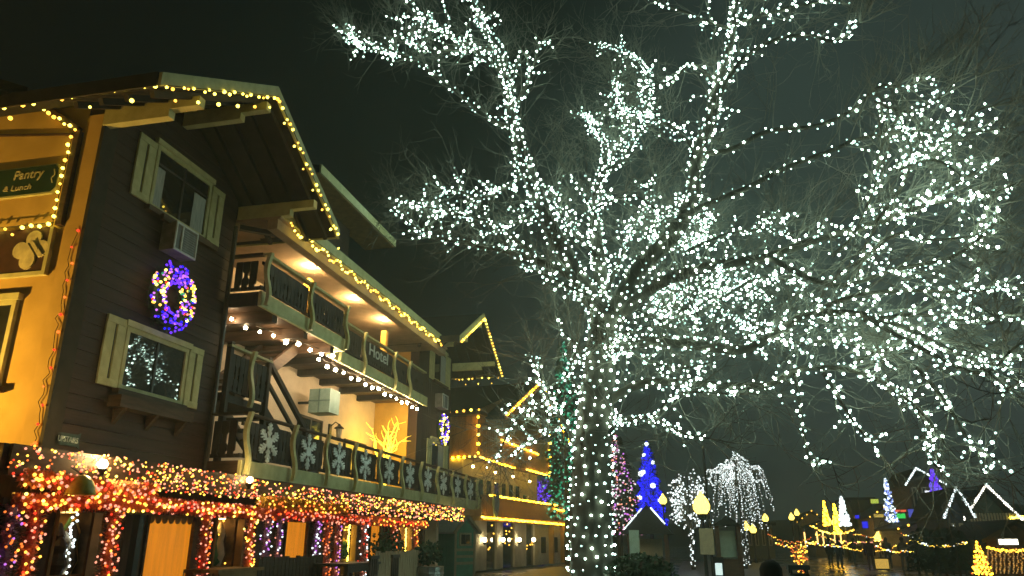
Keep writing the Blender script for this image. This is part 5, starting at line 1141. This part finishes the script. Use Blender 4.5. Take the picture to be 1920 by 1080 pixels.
# ================================================================== THE TOWN ACROSS THE SQUARE (right)
M_tb = mat('town_brown', (.12, .07, .04), .8, (.07, .04, .025), 4); M_to2 = mat('town_olive', (.13, .14, .10), .8, (.09, .1, .07), 3); M_tg = mat('town_green', (.05, .08, .06), .8, (.03, .05, .04), 4); M_tc = mat('town_cream', (.5, .42, .28), .85, (.36, .3, .2), 3)
E_win = emi('lit_town_window', (1.0, .58, .16), 3.5); E_winw = emi('lit_white_window', (.85, .9, 1.0), 1.4); E_tube = emi('white_tube', (1.0, .93, .8), 5)
def house(label, pxl, pxr, pye, peak, Y, wall, rows=1, cols=3, depth=6, lit=(0,), wlit=None, outline=None, olabel=None, overhang=.35):
    x0, x1 = px_x(pxl, Y, pye), px_x(pxr, Y, pye); ze_ = px_z(pye, Y, (pxl + pxr) / 2)
    t = thing('town_house', label, 'building', ((x0 + x1) / 2, Y, 0)); F = Frame((x0, Y, 0), (1, 0, 0), (0, -1, 0)); W_ = x1 - x0
    MB().box(x0, x1, Y, Y + depth, 0, ze_).build('wall', wall, t)
    if peak:
        pk = onY(peak[0], peak[1], Y); pu = pk.x - x0
        MB().prism([F.p(0, ze_ + .001, -.01), F.p(W_, ze_ + .001, -.01), F.p(pu, pk.z - .1, -.01)], (0, depth - .1, 0)).build('gable_wall', wall, t)
        r_ = MB()
        for a, b_ in (((-overhang, ze_ - .15), (pu, pk.z)), ((pu, pk.z), (W_ + overhang, ze_ - .15))):
            q = [F.p(a[0], a[1], .6), F.p(b_[0], b_[1], .6), F.p(b_[0], b_[1], -depth), F.p(a[0], a[1], -depth)]; r_.hexa(q + [v + Z * .15 for v in q])
        r_.build('roof', M_roof, t)
        if outline:
            q = [F.p(-overhang, ze_ - .05, .7), F.p(pu, pk.z + .1, .7), F.p(W_ + overhang, ze_ - .05, .7)]
            string('rope_light', olabel, 'rope light', along(q[0], q[1], .13 if outline != E_warm2 else .6) + along(q[1], q[2], .13 if outline != E_warm2 else .6), [outline], .075, [q], None, wirer=.04, limit=80)
    else:
        MB().box(x0 - .3, x1 + .3, Y - .3, Y + depth, ze_ + .001, ze_ + .25).build('roof', M_roof, t)
    k = 0
    for r_ in range(rows):
        for c in range(cols):
            u = W_ * (c + .25) / cols; v = 1.1 + r_ * 2.7
            if v + 1.4 > ze_: continue
            w_ = MB(); fw = W_ * .5 / cols
            w_.fb(F, u, u + fw, v, v + .08, .002, .09); w_.fb(F, u, u + fw, v + 1.3, v + 1.38, .002, .09); w_.fb(F, u, u + .07, v + .081, v + 1.299, .002, .09); w_.fb(F, u + fw - .07, u + fw, v + .081, v + 1.299, .002, .09)
            ww = w_.build('window', M_cream2, t); MB().fb(F, u + .072, u + fw - .072, v + .082, v + 1.298, .01, .03).build('pane', (wlit or E_win) if k in lit else M_glass, ww); k += 1
    return t, F, W_, ze_
h1, FH, WH, zH = house('gabled house with a thick white light outline at the right of the town', 1812, 1893, 972, (1841, 914), 48, M_tg, 1, 3, lit=(1, 2), outline=E_tube, olabel='thick white light tube outlining the largest gable of the town')
bal = MB().fb(FH, -.2, WH + .2, 2.2, 2.35, .01, 1.0).build('balcony', M_tb, h1)
for i in range(16): MB().fb(FH, -.1 + i * (WH + .2) / 16, -.02 + i * (WH + .2) / 16, 2.36, 3.0, .9, .96).build('baluster', M_cream2, bal)
house('narrow dark house with a thin white gable outline left of the large gable', 1776, 1806, 968, (1786, 919), 46.5, mat('town_blue', (.05, .06, .10), .8), 1, 2, lit=(0,), wlit=E_winw, outline=E_wht, olabel='thin white lights outlining the narrow gable')
ht, FT, WT, zT = house('tall brown tower house with a small white lit peak', 1703, 1757, 908, (1713, 882), 60, M_tb, 3, 3, lit=(2, 5, 8), wlit=E_winw, outline=E_wht, olabel='white lights on the small peak of the tall brown tower house')
for (a, b_, c, d, nm, m) in ((1735, 1756, 920, 932, 'lit_band', E_winw), (1738, 1760, 948, 960, 'lit_band', E_winw)):
    u0, v0 = FT.px(a, d); u1, v1 = FT.px(b_, c); MB().fb(FT, u0, min(u1, WT), v0, v1, .1, .14).build(nm, m, ht)
house('flat-roofed olive building at the back of the square', 1594, 1634, 938, None, 78, M_to2, 3, 4, lit=(1, 5))
house('long low brown shop row behind the crowd', 1524, 1702, 985, (1600, 962), 84, M_tc, 1, 16, lit=(0, 1, 2, 3, 4, 6, 7, 9, 10, 11, 13, 14, 15), outline=E_warm2, olabel='amber lights outlining the long shop row roof')
house('small cream house left of the shop row', 1500, 1545, 978, (1520, 960), 92, M_tc, 1, 4, lit=(0, 1, 3), outline=E_warm2, olabel='amber lights outlining the small cream house')
house('cream shop under the tower house signs', 1690, 1775, 990, (1735, 975), 54, M_tc, 1, 7, lit=(0, 2, 3, 5, 6), outline=E_warm2, olabel='amber lights outlining the cream shop under the signs')
house('brown house between the shop row and the tower house', 1636, 1700, 968, (1668, 945), 70, M_tc, 2, 5, lit=(0, 1, 3, 4, 6, 8), outline=E_warm2, olabel='amber lights outlining the cream gable left of the tower house')
house('dark cabin front at the right edge hung with golden icicle lights', 1848, 1960, 1012, (1900, 980), 40, M_tb, 1, 4, lit=(0, 2, 3))
house('dim grey building right of the willow of lights', 1398, 1448, 985, None, 75, M_to2, 1, 4, lit=())
def shop_sign(label, a, b_, c, d, Y, m, edge=None):
    x0, x1 = px_x(a, Y, c), px_x(b_, Y, c); z1_, z0_ = px_z(c, Y, a), px_z(d, Y, a)
    t = thing('lit_sign', label, 'sign', ((x0 + x1) / 2, Y, z0_), 'lit signs across the square')
    MB().box(x0, x1, Y - .1, Y, z0_, z1_).build('face', m, t); MB().box(x0 - .06, x1 + .06, Y + .002, Y + .1, z0_ - .06, z1_ + .06).build('casing', M_black, t)
    MB().box((x0 + x1) / 2 - .04, (x0 + x1) / 2 + .04, Y + .11, Y + .6, z0_ + .1, z0_ + .18).build('bracket', M_black, t)
def se(n, c, k): return emi('sign_' + n, c, k)
shop_sign('small bright green sign left of the tower house', 1676, 1696, 963, 972, 59, se('green', (.05, .8, .12), 1.0))
shop_sign('short red sign line above the green sign', 1678, 1698, 956, 960, 59, se('red', (1, .15, .06), 1.0))
shop_sign('round-cornered blue sign on the tower house', 1702, 1716, 955, 970, 59, se('blue', (.08, .09, .5), 1.0))
shop_sign('tall yellow sign on the tower house', 1722, 1740, 952, 968, 59, se('yellow', (.7, .5, .1), .8))
shop_sign('wide yellow sign with dark marks below the tall yellow one', 1708, 1738, 974, 984, 59, se('yellow', (.7, .5, .1), .8))
shop_sign('white strip sign under the wide yellow sign', 1712, 1744, 992, 997, 58, se('white', (1, .95, .85), 2.0))
shop_sign('glaring white shop sign at the right edge', 1872, 1906, 1011, 1021, 39.5, se('white2', (1, .88, .66), 7.0))
shop_sign('orange lit shop window panel above the glaring white sign', 1850, 1882, 990, 1008, 46, se('amber', (1, .36, .05), .8))
shop_sign('violet sign below the narrow gable', 1800, 1824, 996, 1006, 45, se('violet', (.16, .12, .75), 1.0))
shop_sign('yellow-green banner light left of the slim blue tree', 1632, 1646, 936, 944, 68, se('lime', (.6, .75, .1), .9))
shop_sign('yellow banner light above the brown shops', 1638, 1656, 964, 970, 68, se('yellow', (.7, .5, .1), .8))
shop_sign('small deep blue sign among the shop row', 1616, 1626, 978, 990, 66, se('deepblue', (.02, .02, .9), 1.2))
shop_sign('blue lamp box above the shop row', 1603, 1610, 966, 972, 66, se('deepblue', (.02, .02, .9), 1.2))
shop_sign('gold lit shop window on the ground at the foot of the shop row', 1640, 1664, 1048, 1066, 38, se('gold', (.9, .55, .1), .7))
# slim lit trees and spires
lit_tree('blue_striped_fir', 'tall fir with vertical blue light strips beside the tower house', 1748, 1792, 880, 985, 53, 'cone', [E_vio, emi('ice_violet', (.2, .15, 1), 1.3), emi('dim_violet', (.2, .08, .8), .8)], 620, .08, 31, under='vertical blue bulbs on the fir beside the tower house')
lit_tree('slim_blue_white_tree', 'slim tree of blue and white lights left of the tower house', 1664, 1690, 896, 978, 58, 'cone', [E_wht, emi('ice_blue', (.3, .4, 1), 1.5)], 150, .07, 32, under='blue and white bulbs on the slim tree left of the tower house')
lit_tree('small_white_fir', 'small bright white lit fir on the roofline of the shop row', 1577, 1598, 930, 985, 64, 'cone', [E_wht], 160, .09, 33, under='white bulbs on the small fir by the shop row')
lit_tree('yellow_spire_tree', 'thin yellow lit spire tree, taller of the pair at the left of the shop row', 1564, 1580, 945, 1000, 64, 'cone', [E_yel], 110, .07, 34, under='yellow bulbs on the taller spire tree')
lit_tree('yellow_spire_tree', 'thin yellow lit spire tree, shorter of the pair at the left of the shop row', 1547, 1560, 940, 985, 70, 'cone', [E_yel], 80, .07, 35, under='yellow bulbs on the shorter spire tree')
lit_tree('amber_lit_tree', 'small tree wrapped in amber lights left of the dark cabin', 1812, 1848, 1016, 1080, 36, 'cone', [E_org, E_warm2, E_yel], 260, .035, 36, under='amber bulbs on the small tree left of the dark cabin')
lit_tree('amber_lit_shrub', 'low shrub of amber lights beside the litter bin', 1482, 1508, 1018, 1056, 34, 'round', [E_warm2, E_org], 150, .03, 37, under='amber bulbs on the low shrub by the litter bin')
# dark conifers in a row
cb = MB(); rr = random.Random(2)
for i in range(700):
    f = rr.random(); a = rr.uniform(0, 6.283); R_ = .5 * (1 - f) ** .8 * rr.uniform(.4, 1); p = Vector((R_ * math.cos(a), R_ * math.sin(a), .3 + f * 1.9)); d = Vector((math.cos(a), math.sin(a), -.3)) * .2; s = Vector((-math.sin(a), math.cos(a), .4)) * .05; cb.add([p - s, p + d, p + s], [(0, 1, 2)])
cme = cb.mesh('foliage', M_leaf); tme = MB().tube([(0, 0, 0), (0, 0, 2.0)], [.06, .02], 6).mesh('trunk', M_bark)
for i in range(8):
    Y = 40 + (i % 3) * 1.3; x = px_x(1714 + i * 12.5, Y); t = thing('dark_conifer', 'dark unlit conifer in the row before the signs, %s from the left' % ORD[i], 'tree', (x, Y, 0), 'dark conifers in a row')
    s = rr.uniform(.9, 1.12); place('trunk', tme, (x, Y, 0), t); o = place('crown', cme, (x, Y, 0), t, rot=(0, 0, rr.random() * 6), scale=(1, 1, s)); o['kind'] = 'stuff'
# festoons over the crowd and icicles
def fest(label, a, b_, Y, n, mats, r, sag=.4, grp='festoons over the square'):
    p0, p1 = onY(a[0], a[1], Y), onY(b_[0], b_[1], Y)
    pts = [p0.lerp(p1, i / n) - Z * (sag * math.sin(math.pi * i / n) + rnd.uniform(0, .12)) for i in range(n + 1)]
    string('festoon', label, 'light string', pts, mats, r, [[q + Z * .05 for q in pts]], grp, wirer=.01)
fest('icicle lights above the dark conifers', (1706, 1010), (1812, 1014), 41, 60, [E_warm2, E_warm, E_wht], .035, .25)
fest('warm festoon at the left end of the crowd, upper', (1522, 985), (1600, 992), 60, 26, [E_warm, E_warm2], .06)
fest('warm festoon at the left end of the crowd, lower', (1530, 1000), (1660, 1008), 56, 40, [E_warm2, E_warm, E_pink], .05)
fest('pale festoon over the shop row doors', (1560, 1018), (1700, 1016), 50, 40, [E_warm, E_warm2], .032)
for k, (a, b_, Y, lab) in enumerate((((1508, 1012), (1590, 1020), 46, 'near the bench'), ((1600, 1000), (1690, 1003), 62, 'high over the right of the crowd'), ((1640, 1022), (1712, 1030), 43, 'beside the dark conifers'), ((1455, 1018), (1530, 1014), 40, 'between the willow and the crowd'), ((1690, 1000), (1800, 1004), 50, 'along the cream shop under the signs'))):
    fest('mixed warm festoon ' + lab, a, b_, Y, 26, [E_warm, E_warm2, E_warm2, E_wht, E_org], .036, .15)
fest('golden festoon along the eave of the dark cabin', (1850, 1024), (1919, 1028), 39, 40, [E_warm2, E_yel], .035, .1)
fest('row of warm bulbs right of the large white gable', (1893, 968), (1925, 966), 47, 12, [E_warm], .06, .05)
fest('amber festoon low behind the litter bin', (1440, 1000), (1520, 1006), 52, 24, [E_warm2, E_org], .035)
Pg = []
for i in range(9):
    for j in range(14): Pg.append(onY(1852 + i * 8, 1030 + j * 3.4, 38.6) + Vector((rnd.gauss(0, .02), 0, 0)))
string('icicle_curtain', 'curtain of golden icicle lights hanging down the dark cabin front', 'light string', Pg, [emi('dim_gold', (1, .5, .1), .7), emi('dim_gold2', (1, .6, .2), .4)], .035, None, None, limit=150)
# ================================================================== PEOPLE AND STREET FURNITURE
def person_mesh(J, E_, Rr, name, m):
    me = bpy.data.meshes.new(name); me.from_pydata(J, E_, []); me.update(); me.materials.append(m); return me
def body(name, J, E_, Rr, m, loc, parent, rot=0):
    me = person_mesh(J, E_, Rr, name, m); o = place(name, me, loc, parent, rot=(0, 0, rot)); md = o.modifiers.new('skin', 'SKIN'); md.use_smooth_shade = True
    for i, v in enumerate(me.skin_vertices[0].data): v.radius = (Rr[i], Rr[i] * .8) if i not in () else Rr[i]; v.use_root = (i == 0)
    o.modifiers.new('sub', 'SUBSURF').render_levels = 2; o.modifiers['sub'].levels = 2; return o
ST_J = [(0, 0, .95), (0, 0, 1.15), (0, 0, 1.36), (0, .01, 1.47), (0, .01, 1.55), (0, .01, 1.64), (0, 0, 1.71), (-.19, 0, 1.38), (-.25, .02, 1.1), (-.24, -.06, .86), (-.23, -.08, .78), (.19, 0, 1.38), (.25, .02, 1.1), (.24, -.06, .86), (.23, -.08, .78), (-.1, 0, .86), (-.11, -.04, .48), (-.11, .02, .09), (-.11, -.14, .05), (.1, 0, .86), (.11, .06, .48), (.11, .1, .09), (.11, -.06, .05)]
ST_E = [(0, 1), (1, 2), (2, 3), (3, 4), (4, 5), (5, 6), (2, 7), (7, 8), (8, 9), (9, 10), (2, 11), (11, 12), (12, 13), (13, 14), (0, 15), (15, 16), (16, 17), (17, 18), (0, 19), (19, 20), (20, 21), (21, 22)]
ST_R = [.17, .17, .17, .07, .085, .1, .08, .09, .07, .055, .045, .09, .07, .055, .045, .11, .085, .06, .05, .11, .085, .06, .05]
coats = [((.02, .022, .03), 'black'), ((.10, .03, .03), 'dark red'), ((.03, .045, .09), 'navy'), ((.09, .08, .06), 'brown'), ((.05, .05, .05), 'charcoal'), ((.16, .15, .13), 'grey')]
spots = [(1553, 52, .3, 0), (1570, 49, 2.2, 2), (1598, 55, 1.0, 4), (1627, 47, 3.0, 1), (1660, 50, -.4, 3), (1690, 46, 2.6, 5)]
posl = ['farthest left of the crowd', 'near the left end of the crowd', 'third from left in the crowd', 'in the middle of the crowd', 'right of the crowd middle', 'at the right end of the crowd']
for (px_, Y, rot, ci), pl in zip(spots, posl):
    x = px_x(px_, Y); t = thing('person', 'small distant person in a %s coat standing %s' % (coats[ci][1], pl), 'person', (x, Y, 0), 'people in the square')
    body('body', ST_J, ST_E, ST_R, mat('coat_' + coats[ci][1], coats[ci][0], .85), (x, Y, 0), t, rot)
    MB().lathe((x, Y + .01, 1.63), [(.075, -.04), (.11, 0), (.11, .06), (.07, .12), (.02, .14)], 10).build('hat', mat('knit_hat', (.05, .04, .04), .9), t, smooth=True)
# seated person on a bench, seen from behind, near
bx_, by_ = px_x(1440, 11.2), 11.2
bn = thing('street_bench', 'dark slatted bench at the bottom edge, right of the big trunk', 'bench', (bx_, by_, 0))
for i in range(3): MB().box(bx_ - .8, bx_ + .8, by_ + .05 + i * .14, by_ + .17 + i * .14, .44, .47).build('seat_slat', M_brown, bn)
for i in range(3): MB().box(bx_ - .8, bx_ + .8, by_ - .03, by_, .55 + i * .13, .65 + i * .13).build('back_slat', M_brown, bn)
for s in (-1, 1):
    MB().box(bx_ + s * .7 - .03, bx_ + s * .7 + .03, by_ - .06, by_ - .032, 0, .92).build('leg', M_black, bn); MB().box(bx_ + s * .7 - .03, bx_ + s * .7 + .03, by_ + .38, by_ + .44, 0, .438).build('leg', M_black, bn)
SJ = [(0, 0, .56), (0, -.01, .75), (0, .0, .98), (0, .03, 1.08), (0, .04, 1.16), (0, .05, 1.26), (0, .04, 1.33), (-.2, .02, .99), (-.27, .06, .75), (-.2, .26, .64), (-.12, .33, .64), (.2, .02, .99), (.27, .06, .75), (.2, .26, .64), (.12, .33, .64), (-.1, .05, .55), (-.12, .42, .54), (-.12, .46, .1), (-.12, .6, .06), (.1, .05, .55), (.12, .42, .54), (.12, .46, .1), (.12, .6, .06)]
px2 = px_x(1440, 11.3)
t = thing('person', 'person in a dark hooded coat sitting on the bench, back to the viewer', 'person', (px2, 11.32, 0))
body('body', SJ, ST_E, [r * 1.05 for r in ST_R], mat('dark_coat', (.018, .02, .024), .9), (px2, 11.32, 0), t)
MB().lathe((px2, 11.36, 1.14), [(.30, -.22), (.24, -.1), (.15, -.02), (.15, .06), (.15, .13), (.115, .2), (.05, .24)], 14).build('hood', mat('dark_coat', (.018, .02, .024), .9), t, smooth=True)
xb_ = px_x(1490, 19); t = thing('litter_bin', 'dark square litter bin standing right of the bench', 'bin', (xb_, 19, 0))
MB().box(xb_ - .2, xb_ + .2, 18.8, 19.2, .06, .92).build('body', M_black, t); MB().box(xb_ - .23, xb_ + .23, 18.77, 19.23, 1.0, 1.1).build('lid', M_black, t); MB().box(xb_ - .19, xb_ + .19, 18.82, 19.18, 0, .058).build('foot', M_black, t)
for a in (-.19, .15):
    for c in (18.81, 19.15): MB().box(xb_ + a, xb_ + a + .04, c, c + .04, .921, .999).build('lid_post', M_black, t)
xl = px_x(1343, 22); t = thing('lit_bollard', 'short bollard with a glowing white panel under the notice kiosk', 'bollard', (xl, 22, .1))
MB().box(xl - .14, xl + .14, 21.9, 22.1, .1, 1.2).build('body', M_black, t); MB().box(xl - .09, xl + .09, 21.87, 21.898, .75, 1.05).build('panel', emi('bollard_panel', (.8, 1, .95), .9), t)
plant('hedge_shrub', 'dark round shrub at the bottom edge between the big trunk and the kiosk', (px_x(1200, 17), 17, 0), .75, .95, 'pot', 1500)

# ================================================================== NIGHT MIST
hz = MB().box(-250, 250, -50, 260, -1, 26).build('haze', M_white)
hm = bpy.data.materials.new('haze_air'); hm.use_nodes = True; t = hm.node_tree; t.nodes.clear()
o_ = t.nodes.new('ShaderNodeOutputMaterial'); v_ = t.nodes.new('ShaderNodeVolumePrincipled')
v_.inputs['Color'].default_value = (.78, 1, .9, 1); v_.inputs['Density'].default_value = .0042; v_.inputs['Anisotropy'].default_value = .2
t.links.new(v_.outputs[0], o_.inputs['Volume']); hz.data.materials.clear(); hz.data.materials.append(hm); hz['kind'] = 'stuff'
